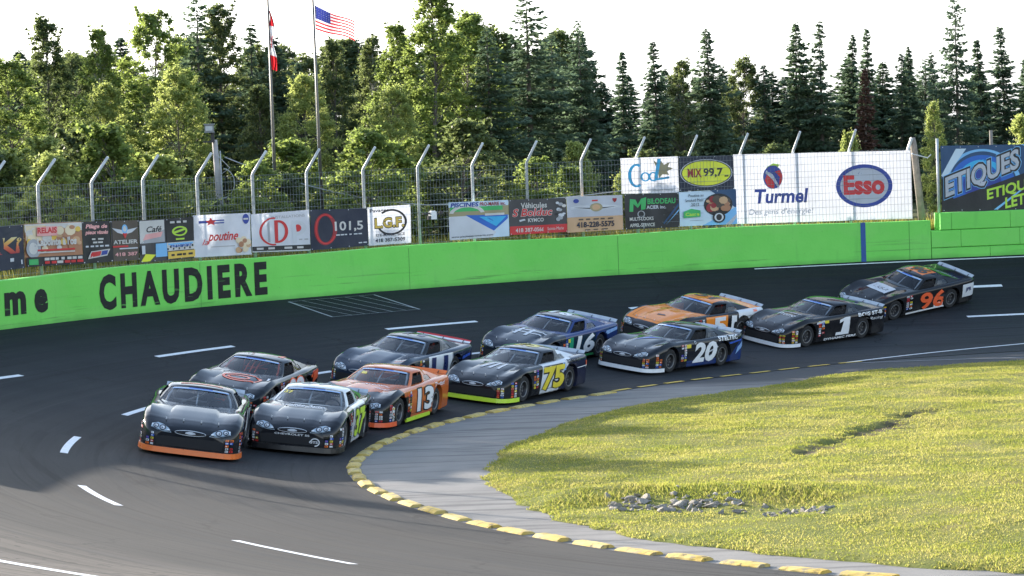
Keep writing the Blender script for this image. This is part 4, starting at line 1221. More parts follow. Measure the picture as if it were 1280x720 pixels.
cock = [(base_pt_front(q).x - .10, base_pt_front(q).y * .90) for q in (-.95, -.6, -.2, .2, .6, .95)] + [(-.4, .735), (-1.15, .72), (-1.15, -.72), (-.4, -.735)]
BODY = eval_bool(body_base(), [cyl_mesh(.392, .56, 1.3, AX_F, .345), cyl_mesh(.392, -1.3, -.56, AX_F, .345), cyl_mesh(.392, .56, 1.3, AX_R, .345), cyl_mesh(.392, -1.3, -.56, AX_R, .345), prism_mesh(cock, .30, 1.4)])
BODY.name = 'body'
# smooth the skin but keep cut edges crisp
for p in BODY.polygons: p.use_smooth = True
BODY.update()
def sharpen(me, deg):
    bm = bmesh.new(); bm.from_mesh(me)
    for e in bm.edges:
        if len(e.link_faces) == 2 and e.calc_face_angle(0) > R(deg): e.smooth = False
    bm.to_mesh(me); bm.free()
sharpen(BODY, 32)
ROOF, WSH, RWIN, QWIN = greenhouse()
sharpen(ROOF, 35)

def bvh_of(mes):
    vs, fs = [], []
    for me in mes:
        b = len(vs)
        vs += [v.co.copy() for v in me.vertices]; fs += [[i + b for i in p.vertices] for p in me.polygons]
    return BVHTree.FromPolygons(vs, fs)
BV = bvh_of([BODY, ROOF]); BV_ROOF = bvh_of([ROOF, WSH]); BV_GLASS = bvh_of([WSH]); BV_BODY = bvh_of([BODY])

def conform(mb, shape, axis, bv=None, lift=.005, mx=.07, key=None):
    """lay a flat shape on the car's skin; axis: 'L'/'R' sides (x,z), 'F' front (y,z), 'T' top (x,y seen with the front down)"""
    bv = bv or BV
    vs, fs = subdiv(*shape, mx)
    P_ = []
    last = None
    for a, b in vs:
        if axis == 'L': o, d = Vector((-a, 2.0, b)), Vector((0, -1, 0))
        elif axis == 'R': o, d = Vector((a, -2.0, b)), Vector((0, 1, 0))
        elif axis == 'F': o, d = Vector((4.0, a, b)), Vector((-1, 0, 0))
        elif axis == 'B': o, d = Vector((-4.0, -a, b)), Vector((1, 0, 0))
        else: o, d = Vector((-b, a, 3.0)), Vector((0, 0, -1))
        h, nrm, _, _ = bv.ray_cast(o, d)
        if h is None:
            P_.append(None); continue
        if nrm.dot(d) > 0: nrm = -nrm
        P_.append(h + nrm * lift * .6 - d * lift * .6)
    ok = [f for f in fs if all(P_[i] is not None for i in f)]
    P2 = [p if p is not None else Vector((0, 0, 0)) for p in P_]
    mb.add(P2, ok)
# side coordinates: on the left side a = -x (reading from nose to tail is left to right), on the right side a = x

PAINT = {}
def paint(name, color, rough=.3):
    if name not in PAINT: PAINT[name] = flat('decal_' + name, color, rough, vary=.06)
    return PAINT[name]
for nm, c in {'white': (.78, .79, .80), 'black': (.012, .012, .014), 'orange': (.80, .17, .03), 'flame': (.85, .13, .04), 'lime': (.55, .78, .05), 'yellow': (.78, .62, .05), 'red': (.55, .03, .03), 'blue': (.03, .10, .48), 'navy': (.015, .03, .12), 'sky': (.25, .42, .70),
              'grey': (.30, .31, .33), 'silver': (.55, .57, .60), 'green': (.05, .38, .12), 'lamp': (.40, .48, .55), 'lampdark': (.03, .035, .045), 'gold': (.65, .50, .22)}.items():
    paint(nm, c)
D = PAINT

def car_paint(name, base, regions=(), rough=.07):
    """glossy paint laid out in car space; regions: (colour, [(ax, ay, az, d), ...]) where ax*x + ay*|y| + az*z > d must hold for each"""
    t = NT(name)
    p = t.xyz(t.obj())
    ay_ = t.math('ABSOLUTE', p[1])
    col = base
    for color, conds in regions:
        f = None
        for cx, cy, cz, d in conds:
            s = t.math('ADD', t.math('ADD', t.math('MULTIPLY', p[0], cx), t.math('MULTIPLY', ay_, cy)), t.math('MULTIPLY', p[2], cz))
            k = t.step(s, d, d + .006)
            f = k if f is None else t.math('MULTIPLY', f, k)
        col = t.mix(f, col, color)
    # panel gaps: hood edges, cowl, door shuts, rear quarter
    def gap(cond, *lims):
        k = t.step(t.math('ABSOLUTE', cond), .009, .004)
        for v_, lo, hi in lims:
            k = t.math('MULTIPLY', k, t.math('MULTIPLY', t.math('GREATER_THAN', v_, lo), t.math('LESS_THAN', v_, hi)))
        return k
    sx = lambda a: t.math('SUBTRACT', p[0], a)
    gaps = gap(t.math('SUBTRACT', ay_, t.math('MULTIPLY_ADD', p[0], -.10, .86)), (p[0], .70, 2.02), (p[2], .5, 2.0))
    for kk in (gap(sx(2.02), (ay_, -1.0, .66), (p[2], .5, 2.0)), gap(sx(.99), (ay_, .7, 2.0), (p[2], .1, .9)), gap(sx(-.96), (ay_, .7, 2.0), (p[2], .1, .9)),
               gap(t.math('SUBTRACT', p[2], .215), (p[0], -.96, .99), (ay_, .85, 2.0)), gap(sx(-1.98), (ay_, -1.0, .78), (p[2], .7, 2.0))):
        gaps = t.math('MAXIMUM', gaps, kk)
    col = t.mix(t.math('MULTIPLY', gaps, .85), col, (.004, .004, .004))
    g_ = t.obj()
    dirt = t.noise(g_, 2.2, 5.0, .65)
    low = t.step(p[2], .55, .12)
    dm = t.math('MULTIPLY', t.math('MULTIPLY_ADD', low, .5, .03), t.step(dirt, .38, .7))
    col = t.mix(dm, col, (.10, .095, .088))
    rg = t.math('MULTIPLY_ADD', dm, .5, rough)
    fn = t.noise(g_, 3.0, 2.0)
    b = t.bsdf(col, rg, 0.0, .5, t.bump(fn, .015, .02))
    b.node.inputs['IOR'].default_value = 1.40
    return t.finish(b)

def glass_mat():
    t = NT('window_glass')
    tr = t.n('ShaderNodeBsdfTransparent'); tr.inputs[0].default_value = (.93, .95, .95, 1)
    gl = t.n('ShaderNodeBsdfGlossy'); gl.inputs[0].default_value = (1, 1, 1, 1); gl.inputs['Roughness'].default_value = .04
    fr = t.n('ShaderNodeFresnel'); fr.inputs[0].default_value = 1.5
    mx = t.n('ShaderNodeMixShader')
    t.put(mx.inputs[0], t.math('MULTIPLY_ADD', fr.outputs[0], .85, .02, clamp=True)); t.put(mx.inputs[1], tr.outputs[0]); t.put(mx.inputs[2], gl.outputs[0])
    return t.finish(mx.outputs[0])
M_GLASS = glass_mat()
M_TYRE = flat('tyre_rubber', (.018, .018, .019), .8, vary=.3, scale=12)
M_RIM = flat('wheel_rim_black', (.06, .06, .065), .45, .5)
M_RIMW = flat('wheel_rim_light', (.22, .22, .22), .4, .3)
M_DARK = flat('interior_black', (.014, .014, .016), .8)
M_INT = flat('interior_grey', (.26, .26, .27), .7)
M_CAGE = flat('cage_grey', (.62, .63, .65), .5)
M_CAGE_R = flat('cage_red', (.75, .10, .05), .45)
M_POLY = flat('clear_spoiler', (.42, .47, .52), .2)
M_CHROME = flat('chrome_trim', (.6, .6, .62), .15, 1.0)

def lathe(mb, prof, axis_y0, n=28):
    """profile (y, r) turned about the y axis"""
    vs = []; m_ = len(prof)
    for k in range(n):
        a = 2 * math.pi * k / n
        vs += [(r * math.cos(a), y, r * math.sin(a)) for y, r in prof]
    fs = []
    for k in range(n):
        for i in range(m_ - 1):
            fs.append((k * m_ + i, k * m_ + i + 1, ((k + 1) % n) * m_ + i + 1, ((k + 1) % n) * m_ + i))
    mb.add(vs, fs)
def wheel_meshes():
    t_ = MB().mat(M_TYRE)
    lathe(t_, [(-.12, .20), (-.135, .25), (-.13, .305), (-.105, .328), (-.06, .335), (.06, .335), (.105, .328), (.13, .305), (.135, .25), (.12, .20)], 0)
    rm = MB().mat(M_RIM)
    lathe(rm, [(-.12, .202), (.118, .202), (.125, .196), (.105, .185), (.03, .17), (.02, .12), (.035, .075), (.06, .07), (.065, .0)], 0)
    rm.mat(M_RIMW)
    lathe(rm, [(.119, .212), (.130, .203), (.127, .190), (.112, .184)], 0)
    for k in range(8):
        a = 2 * math.pi * k / 8
        rm.box((.135 * math.cos(a), .026, .135 * math.sin(a)), (.045, .02, .045), Matrix.Rotation(-a, 3, 'Y'))
    for k in range(5):
        a = 2 * math.pi * k / 5
        rm.box((.05 * math.cos(a), .067, .05 * math.sin(a)), (.018, .02, .018))
    a = t_.build('tyre', smooth=True); b = rm.build('rim', smooth=True)
    ma, mb_ = a.data, b.data
    bpy.data.objects.remove(a); bpy.data.objects.remove(b)
    sharpen(ma, 40); sharpen(mb_, 35)
    return ma, mb_
TYRE, RIM = wheel_meshes()

def lip_mesh(z0=.065, z1=.165):
    """front air dam strip round the nose between the wheels"""
    pts = [(1.72, .985), (1.9, .975), (2.08, .94), (2.23, .88), (2.33, .80), (2.395, .68), (2.425, .45), (2.435, .2), (2.437, 0)]
    pts = pts + [(x, -y) for x, y in pts[::-1][1:]]
    mb = MB()
    n = len(pts)
    out = []
    for x, y in pts:
        d = Vector((x - .9, y * .9, 0)).normalized()
        out.append([Vector((x, y, z0)) + d * .022, Vector((x, y, z1)) + d * .008, Vector((x, y, z1)) - d * .06, Vector((x, y, z0)) - d * .06])
    for i in range(n - 1):
        for k in range(4):
            mb.quad(out[i][k], out[i + 1][k], out[i + 1][(k + 1) % 4], out[i][(k + 1) % 4])
    mb.add(out[0], [(0, 1, 2, 3)]); mb.add(out[-1], [(3, 2, 1, 0)])
    return mb
def skirt_mesh(sg):
    mb = MB()
    mb.box((.07, sg * .945, .10), (1.72, .035, .09))
    return mb
HL = [(.36, .455), (.44, .455), (.62, .475), (.76, .52), (.75, .575), (.64, .60), (.52, .575), (.42, .525)]
def mirror(pts): return [(-a, b) for a, b in pts][::-1]

def build_driver():
    """seated driver: one continuous skinned body"""
    me = bpy.data.meshes.new('person')
    J = {'pelvis': (-.78, .36, .36), 'belly': (-.80, .36, .52), 'chest': (-.82, .36, .74), 'neck': (-.81, .36, .88), 'head': (-.80, .36, .99), 'crown': (-.80, .36, 1.06),
         'ls': (-.80, .54, .80), 'le': (-.58, .60, .66), 'lw': (-.33, .50, .72), 'lh': (-.25, .46, .75), 'rs': (-.80, .18, .80), 're': (-.58, .12, .66), 'rw': (-.33, .22, .72), 'rh': (-.25, .26, .75),
         'lk': (-.32, .48, .44), 'rk': (-.32, .24, .44), 'lf': (.02, .46, .34), 'rf': (.02, .26, .34)}
    E_ = [('pelvis', 'belly'), ('belly', 'chest'), ('chest', 'neck'), ('neck', 'head'), ('head', 'crown'), ('chest', 'ls'), ('ls', 'le'), ('le', 'lw'), ('lw', 'lh'), ('chest', 'rs'), ('rs', 're'), ('re', 'rw'), ('rw', 'rh'), ('pelvis', 'lk'), ('lk', 'lf'), ('pelvis', 'rk'), ('rk', 'rf')]
    RD = {'pelvis': .15, 'belly': .14, 'chest': .15, 'neck': .06, 'head': .085, 'crown': .07, 'ls': .075, 'le': .05, 'lw': .038, 'lh': .045, 'rs': .075, 're': .05, 'rw': .038, 'rh': .045, 'lk': .075, 'rk': .075, 'lf': .05, 'rf': .05}
    ks = list(J); ix = {k: i for i, k in enumerate(ks)}
    me.from_pydata([J[k] for k in ks], [(ix[a], ix[b]) for a, b in E_], [])
    o = bpy.data.objects.new('person', me); COL.objects.link(o)
    o.modifiers.new('skin', 'SKIN'); sb = o.modifiers.new('sub', 'SUBSURF'); sb.levels = 1; sb.render_levels = 1
    for k, d in zip(ks, me.skin_vertices[0].data):
        d.radius = (RD[k], RD[k]); d.use_root = (k == 'pelvis')
    dg = bpy.context.evaluated_depsgraph_get()
    out = bpy.data.meshes.new_from_object(o.evaluated_get(dg)); bpy.data.objects.remove(o)
    for p in out.polygons: p.use_smooth = True
    bm = bmesh.new(); bmesh.ops.create_uvsphere(bm, u_segments=18, v_segments=12, radius=1)
    for v in bm.verts:
        v.co = Vector((v.co.x * .145 - .80, v.co.y * .125 + .36, v.co.z * .14 + 1.0))
    h = bpy.data.meshes.new('helmet'); bm.to_mesh(h)
    vis = MB().mat(flat('dark_visor', (.02, .02, .025), .1))
    for i in range(10):
        a0, a1 = -1.1 + 2.2 * i / 10, -1.1 + 2.2 * (i + 1) / 10
        q = lambda a, z: (-.80 + .150 * math.cos(a) * math.sqrt(1 - (z / .15) ** 2), .36 + .130 * math.sin(a) * math.sqrt(1 - (z / .15) ** 2), 1.0 + z)
        vis.quad(q(a0, -.035), q(a1, -.035), q(a1, .05), q(a0, .05))
    bm.free()
    for p in h.polygons: p.use_smooth = True
    vo = vis.build('visor'); vm = vo.data; bpy.data.objects.remove(vo)
    return out, h, vm
DRV, HELM, VISOR = build_driver()

def stickers(mb, axis, boxes, seed, cols=('white', 'red', 'yellow', 'blue', 'white', 'silver', 'orange')):
    g_ = random.Random(seed)
    for (x0, x1, z0, z1, nx, nz) in boxes:
        w, h = (x1 - x0) / nx, (z1 - z0) / nz
        for i in range(nx):
            for k in range(nz):
                if g_.random() < .16: continue
                a = x0 + w * (i + .08 + g_.uniform(0, .12)); b = x0 + w * (i + .9 - g_.uniform(0, .15)); c = z0 + h * (k + .12); d = z0 + h * (k + .86)
                c1 = g_.choice(cols)
                mb.mat(D[c1]); conform(mb, RC(a, b, c, d), axis, BV_BODY, .004)
                mb.mat(D[g_.choice(['black', 'red', 'navy', 'white'])])
                conform(mb, RC(a + (b - a) * .15, a + (b - a) * g_.uniform(.5, .85), c + (d - c) * .3, c + (d - c) * .7), axis, BV_BODY, .006)

def bowtie(cx, cz, w, h):
    return PL([(cx - w, cz - h * .45), (cx - w * .32, cz - h * .45), (cx - w * .32, cz - h), (cx + w * .32, cz - h), (cx + w * .32, cz - h * .45), (cx + w, cz - h * .45), (cx + w * .92, cz + h * .45), (cx + w * .32, cz + h * .45), (cx + w * .32, cz + h), (cx - w * .32, cz + h), (cx - w * .32, cz + h * .45), (cx - w * .92, cz + h * .45)])

CAR_GROUP = 'stock cars racing through the turn'
def set_mats(me, m_):
    me.materials.clear(); me.materials.append(m_)
def make_car(label, at, head, body_m, roof_m=None, lip='black', skirt=None, spoiler='poly', number=None, decals=(), roof_num=None, cage=None, suit=(.12, .12, .13), helmet=(.6, .6, .62), seed=0, driver_label='', steer=0.0, size=1.0):
    root = empty('stock_car', (0, 0, 0), label, 'race car', CAR_GROUP)
    def part(name, me, m_, parent=root, copy=True):
        me = me.copy() if copy else me
        set_mats(me, m_); return link(name, me, parent)
    part('body', BODY, body_m)
    part('roof', ROOF, roof_m or body_m)
    part('windshield', WSH, M_GLASS); part('rear_window', RWIN, M_GLASS)
    for q in QWIN: part('quarter_window', q, M_GLASS)
    # cockpit: floor, dash, seat, cage
    mb = MB().mat(M_INT); mb.box((.34, 0, .735), (.16, 1.40, .10)); mb.box((-1.12, 0, .52), (.05, 1.38, .42)); mb.build('dashboard', root)
    mb = MB().mat(flat('seat_grey', (.12, .12, .13), .7)); mb.box((-1.0, .36, .62), (.10, .46, .62), Matrix.Rotation(-.15, 3, 'Y')); mb.box((-.95, .13, .82), (.22, .04, .34)); mb.box((-.95, .59, .82), (.22, .04, .34)); mb.box((-.98, .36, .96), (.10, .26, .20)); mb.build('seat', root)
    mb = MB().mat(cage or M_CAGE)
    for sg in (-1, 1):
        mb.tube([(.34, sg * .66, .74), (.05, sg * .60, .94), (-.24, sg * .50, 1.075), (-1.0, sg * .52, 1.07), (-1.06, sg * .64, .5)], .022, 7)
        mb.tube([(-1.05, sg * .58, .95), (-1.65, sg * .5, .80)], .02, 7)
    mb.tube([(-.24, -.50, 1.075), (-.24, .50, 1.075)], .022, 7); mb.tube([(-1.0, -.52, 1.07), (-1.0, .52, 1.07)], .022, 7)
    mb.tube([(-1.04, -.6, .6), (-1.0, .40, 1.06)], .02, 7); mb.tube([(-1.05, -.6, .74), (-1.05, .6, .74)], .02, 7)
    for yy in ((-.14, -.02, .10) if cage else (-.04,)):
        mb.tube([(.40, yy, .76), (.08, yy, .96), (-.22, yy, 1.075)], .016, 6)
    mb.build('roll_cage', root, True)
    mb = MB().mat(M_DARK)          # window net on the driver's side
    for i in range(9):
        u = .07 + .31 * i / 8
        a_ = [wall_pt(base_pt_side(u + .0, 1), roof_pt(u * 1.55, 1), t_) - Vector((0, .03, 0)) for t_ in (.08, .62)]
        mb.tube(a_, .011, 4)
    for j in range(6):
        t_ = .08 + .54 * j / 5
        mb.tube([wall_pt(base_pt_side(u, 1), roof_pt(u * 1.55, 1), t_) - Vector((0, .03, 0)) for u in (.07, .17, .28, .38)], .011, 4)
    mb.build('window_net', root)
    mb = MB().mat(M_DARK)
    pts = [(-.27 - .05 * math.sin(a) * .5, .36 + .17 * math.cos(a), .73 + .16 * math.sin(a)) for a in np.linspace(0, 2 * math.pi, 17)]
    mb.tube(pts, .016, 6, False); mb.tube([(-.27, .36, .73), (.25, .36, .70)], .018, 6); mb.build('steering_wheel', root, True)
    # wheels
    for (x, sg, st) in ((AX_F, 1, steer), (AX_F, -1, steer), (AX_R, 1, 0), (AX_R, -1, 0)):
        w = bpy.data.objects.new('wheel', None); COL.objects.link(w); w.parent = root
        w.location = (x, sg * TY, TR - .003); w.rotation_euler = (0, rng.uniform(0, 6), (0 if sg > 0 else math.pi) + st); w.rotation_mode = 'YXZ' if False else 'XYZ'
        link('tyre', TYRE, w); link('rim', RIM, w)
    # front lip
    lm = lip_mesh(); lm.mats = [D[lip] if lip != 'black' else D['black']]; lm.mi = [0] * len(lm.f)
    lm.build('front_lip', root)
    if skirt:
        for sg in (-1, 1):
            sm_ = skirt_mesh(sg); sm_.mats = [D[skirt]]; sm_.mi = [0] * len(sm_.f); sm_.build('side_skirt', root)
    # grille, air intake, headlights
    mb = MB().mat(M_DARK); conform(mb, PL([(-.62, .20), (.62, .20), (.66, .36), (.5, .385), (-.5, .385), (-.66, .36)]), 'F', BV_BODY, .005); mb.build('air_intake', root)
    mb = MB().mat(D['black']); conform(mb, EL(0, .475, .30, .046), 'F', BV_BODY, .005)
    mb.mat(D['silver']); conform(mb, RG(0, .475, .30, .048, .011), 'F', BV_BODY, .008); mb.mat(D['silver']); conform(mb, bowtie(0, .475, .10, .024), 'F', BV_BODY, .010); mb.build('grille', root)
    for sg in (-1, 1):
        P0 = HL if sg > 0 else mirror(HL)
        mb = MB().mat(D['lamp']); conform(mb, PL(P0), 'F', BV_BODY, .005, .05)
        mb.mat(D['lampdark'])
        for cx, cz, rx, rz in ((.535, .525, .066, .046), (.665, .545, .055, .040)):
            conform(mb, EL(sg * cx, cz, rx, rz, 18), 'F', BV_BODY, .0075, .05)
        conform(mb, PL([(sg * .385, .463), (sg * .60, .474), (sg * .74, .515), (sg * .74, .522), (sg * .59, .482), (sg * .385, .470)]), 'F', BV_BODY, .0075, .05)
        mb.mat(D['silver'])
        for cx, cz, rx, rz in ((.535, .525, .044, .030), (.665, .545, .036, .026)):
            conform(mb, EL(sg * cx, cz, rx, rz, 14), 'F', BV_BODY, .010, .05)
        mb.mat(D['white'])
        for cx, cz, rx, rz in ((.52, .535, .018, .009), (.655, .553, .015, .008), (.42, .495, .03, .012), (.735, .56, .012, .018)):
            conform(mb, EL(sg * cx, cz, rx, rz, 10), 'F', BV_BODY, .0125)
        mb.mat(D['lampdark'])
        for cx, cz in ((.545, .52), (.672, .54)):
            conform(mb, EL(sg * cx, cz, .016, .011, 10), 'F', BV_BODY, .0125)
        mb.build('headlight', root)
    mb = MB().mat(D['silver'])     # hood pins and a front edge seam
    for yy in (-.5, -.17, .17, .5): mb.tube([(2.05, yy, .66), (2.05, yy, .705)], .012, 6)
    mb.build('hood_pin', root)
    # rear: spoiler and tail panel
    mb = MB()
    sp = {'poly': M_POLY, 'black': D['black'], 'red': D['red'], 'orange': D['orange'], 'white': D['white'], 'silver': D['silver']}[spoiler]
    mb.mat(sp)
    a, b = Vector((-2.32, 0, .865)), Vector((-2.43, 0, .945))
    nn = 6
    for i in range(nn):
        y0, y1 = -.80 + 1.60 * i / nn, -.80 + 1.60 * (i + 1) / nn
        th = Vector((.014, 0, .008))
        f0 = 1 - (abs(y0) / .8) ** 4 * .15; f1 = 1 - (abs(y1) / .8) ** 4 * .15
        A0, A1 = a + Vector((0, y0, 0)), a + Vector((0, y1, 0)); B0, B1 = a.lerp(b, f0) + Vector((0, y0, 0)), a.lerp(b, f1) + Vector((0, y1, 0))
        mb.quad(A0, A1, B1, B0); mb.quad(A0 + th, A1 + th, B1 + th, B0 + th); mb.quad(B0, B1, B1 + th, B0 + th)
    if spoiler == 'red':
        mb.mat(D['white'])
        for i in range(nn):
            y0, y1 = -.80 + 1.60 * i / nn, -.80 + 1.60 * (i + 1) / nn
            th = Vector((.017, 0, .010))
            mb.quad(a + th + Vector((0, y0, 0)), a + th + Vector((0, y1, 0)), a.lerp(b, .5) + th + Vector((0, y1, 0)), a.lerp(b, .5) + th + Vector((0, y0, 0)))
    mb.mat(D['black'])
    for yy in (-.6, 0, .6): mb.tube([(-2.37, yy, .925), (-2.28, yy, .88)], .009, 5)
    mb.build('spoiler', root)
    mb = MB().mat(D['red'])
    for sg in (-1, 1): conform(mb, RC(sg * .78 - .14 * (sg > 0), sg * .78 + .14 * (sg < 0), .60, .76), 'B', BV_BODY, .006)
    mb.build('tail_light', root)
    # windshield strip
    mb = MB()
    ys = np.linspace(-.86, .86, 15)
    for i in range(14):
        for (t0, t1, c) in ((.80, .845, 'sky'), (.845, .885, 'blue' if 4 <= i <= 9 else 'silver')):
            mb.mat(D[c])
            qd = [wall_pt(base_pt_front(q), roof_pt(0, q), t_) + Vector((.004, 0, .003)) for q, t_ in ((ys[i], t0), (ys[i + 1], t0), (ys[i + 1], t1), (ys[i], t1))]
            mb.quad(*qd)
    mb.build('windshield_banner', root)
    # numbers on both doors and the roof
    if number:
        s, c0, c1, bx, kw = number
        for ax in 'LR':
            x0, x1, z0, z1 = bx
            if ax == 'L': bb = (-x1, -x0, z0, z1)
            else: bb = (x0, x1, z0, z1)
            mb = MB()
            if c1:
                mb.mat(D[c1]); conform(mb, T(s, bb[0] - .03, bb[1] + .03, bb[2] - .03, bb[3] + .03, bold=kw.get('bold', .04) + .05, shear=kw.get('shear', .0)), ax, BV_BODY, .006, .12)
            mb.mat(D[c0]); conform(mb, T(s, *bb, bold=kw.get('bold', .04), shear=kw.get('shear', .0)), ax, BV_BODY, .010, .12)
            mb.build('door_number_lettering', root)
    if roof_num:
        s, c0 = roof_num
        mb = MB().mat(D[c0]); conform(mb, T(s, -.34, .34, .36, .92, bold=.04), 'T', BV_ROOF, .006, .12); mb.build('roof_number', root)
    NM = {'L': 'side_decal', 'R': 'side_decal', 'F': 'nose_decal', 'T': 'hood_decal', 'U': 'roof_decal', 'W': 'windshield_decal', 'B': 'tail_decal'}
    for mt, axis, sh in decals:
        for ax in (axis if axis in ('LR',) else [axis]):
            mb = MB().mat(D[mt])
            if axis == 'LR' and ax == 'R':
                vs, fs = sh; xs = [v[0] for v in vs]
                # lettering keeps its reading direction on the other side
                lo, hi = min(xs), max(xs); sh2 = ([(v[0] - lo - hi, v[1]) for v in vs], fs) if len(fs) > 1 else ([(-v[0], v[1]) for v in vs], fs)
                conform(mb, sh2, ax, BV_BODY, .008, .12)
            elif ax == 'W':
                conform(mb, sh, 'F', BV_GLASS, .006, .10)
            elif ax == 'U':
                conform(mb, sh, 'T', BV_ROOF, .006, .10)
            else:
                conform(mb, sh, ax, BV_BODY, .008, .10)
            if mb.f: mb.build(NM[ax], root)
    for ax in 'LR':
        k = -1 if ax == 'L' else 1
        xs = lambda a, b: (min(k * a, k * b), max(k * a, k * b))
        for q, bx in enumerate(((*xs(.60, .92), .28, .76, 2, 7), (*xs(1.84, 2.10), .18, .57, 2, 6))):
            mb = MB(); stickers(mb, ax, [bx], seed + (0 if ax == 'L' else 50) + q * 7); mb.build('sticker_sheet', root)
    for q, bx in enumerate(((.67, .84, .18, .44, 2, 5), (-.84, -.67, .18, .44, 2, 5))):
        mb = MB(); stickers(mb, 'F', [bx], seed + 7 + q); mb.build('sticker_sheet', root)
    # driver
    m_suit = flat('race_suit_%d' % seed, suit, .8)
    p_ = empty('person', (0, 0, 0), driver_label, 'person', 'drivers in the cars')
    body = link('body', DRV.copy(), p_); set_mats(body.data, m_suit)
    hm = link('helmet', HELM.copy(), p_); set_mats(hm.data, flat('helmet_%d' % seed, helmet, .2))
    link('visor', VISOR, hm)
    # stand it on the banked track
    x, y = at
    h = R(head)
    f2 = Vector((math.cos(h), math.sin(h), 0)); l2 = Vector((-f2.y, f2.x, 0))
    def gp(dx, dy):
        q = Vector((x, y, 0)) + f2 * dx + l2 * dy
        return Vector((q.x, q.y, track_z(q.x, q.y)))
    fl_, fr_, rl_, rr_ = gp(AX_F, TY), gp(AX_F, -TY), gp(AX_R, TY), gp(AX_R, -TY)
    fx = ((fl_ + fr_) - (rl_ + rr_)).normalized(); ly = ((fl_ + rl_) - (fr_ + rr_)); ly = (ly - fx * ly.dot(fx)).normalized(); up = fx.cross(ly)
    M_ = Matrix((fx, ly, up)).transposed().to_4x4()
    M_ = M_ @ Matrix.Scale(size, 4)
    M_.translation = (fl_ + fr_ + rl_ + rr_) / 4 - fx * ((AX_F + AX_R) / 2) + Vector((0, 0, .004))
    root.matrix_world = M_
    p_.matrix_world = M_ @ Matrix.Translation((0, 0, -.07))
    return root

# the field, nose order; decal coordinates: side (a = metres behind the axle centre, z), top (y, metres behind centre), front (y, z)
W_, K_ = (.76, .77, .78), (.013, .013, .015)
NUM = (-.88, .28, .25, .77)       # door box: x from, x to, z from, z to
swirl = [RG(.12, -1.30, .48, .30, .07, 30, 0, 360), RG(.05, -1.32, .28, .16, .06, 26, 0, 360)]
P_black = car_paint('paint_black_gloss', (.012, .014, .018))
make_car('black stock car with an orange front lip leading the pack on the outside', (-6.64, 63.95), -87.5, P_black, lip='orange', size=1.04,
  number=('41', 'white', None, NUM, {}), decals=[('orange', 'U', RC(-.42, .42, .30, .40)), ('white', 'U', RC(-.40, .40, .98, 1.06)), ('silver', 'LR', RC(.9, 1.7, .62, .68)), ('orange', 'LR', RC(1.0, 2.2, .5, .53))],
  seed=1, helmet=(.50, .12, .05), driver_label='driver in a dark helmet inside the black car with the orange front lip')
P_37 = car_paint('paint_black_white', (.72, .73, .74), [((.013, .014, .018), [(1, 0, 0, .66)]), ((.013, .014, .018), [(1, 0, .8, 1.0)]), ((.013, .014, .018), [(-1, 0, -.8, .30)])])
R_37 = car_paint('paint_roof_white', (.74, .74, .72), [((.05, .06, .05), [(-1, 0, 0, .75)])])
make_car('black and white stock car with lime door number 37 beside the leader', (-4.43, 66.55), -96, P_37, roof_m=R_37, lip='black', size=1.02,
  number=('37', 'lime', 'black', (-.94, .34, .20, .765), {'shear': .2}), roof_num=('37', 'olive' if False else 'grey'),
  decals=[('white', 'F', T('CHEVROLET SS', -.36, .36, .375, .412, bold=.02)), ('white', 'F', RG(.48, .27, .10, .085, .022, 24, -90, 180)), ('white', 'F', T('GTS', .36, .54, .245, .295, bold=.03)), ('yellow', 'W', T('37', -.62, -.42, .98, 1.03, bold=.04)),
   ('silver', 'T', T('Vallée Auto', -.42, .42, -1.12, -.92, bold=.02, shear=.2)), ('silver', 'T', RC(-.3, .46, -1.17, -1.145)), ('black', 'LR', PL([(.95, .55), (1.9, .75), (1.9, .80), (.9, .66)])), ('lime', 'LR', PL([(.55, .62), (.95, .62), (.75, .48)]))],
  seed=2, suit=(.55, .5, .5), helmet=(.65, .62, .6), driver_label='driver in a pale helmet inside the lime number 37 car')
P_09 = car_paint('paint_black_red', (.013, .014, .017), [((.62, .09, .03), [(-1, 0, -.9, .95), (0, 0, 1, .64), (0, 0, -1, -.80)])])
make_car('black stock car with red cage bars and an orange swirl on its hood', (-6.1, 71.4), -103, P_09, size=.98, lip='black', spoiler='black', cage=M_CAGE_R,
  number=('09', 'white', 'flame', NUM, {}), decals=[*[('flame', 'T', s_) for s_ in swirl], ('grey', 'T', T('Garage', -.3, .45, -.98, -.84, shear=.2)), ('white', 'T', PL([(.66, -1.0), (.74, -1.4), (.80, -1.4), (.72, -1.0)])), ('flame', 'LR', RC(1.0, 1.6, .66, .72)), ('flame', 'LR', PL([(1.6, .5), (2.25, .62), (2.25, .8), (1.7, .74)])), ('flame', 'U', PL([(.36, .5), (.5, .5), (.5, .9), (.42, .9)]))],
  seed=3, driver_label='driver inside the black car with red cage bars')
P_13 = car_paint('paint_orange_black', (.62, .15, .035), [((.014, .014, .016), [(1, 0, -.9, 1.52)]), ((.014, .014, .016), [(1, 0, 0, .62), (0, 0, -1, -.66)]), ((.014, .014, .016), [(1, .55, -.3, 1.50)])])
R_13 = car_paint('paint_roof_orange', (.62, .15, .035))
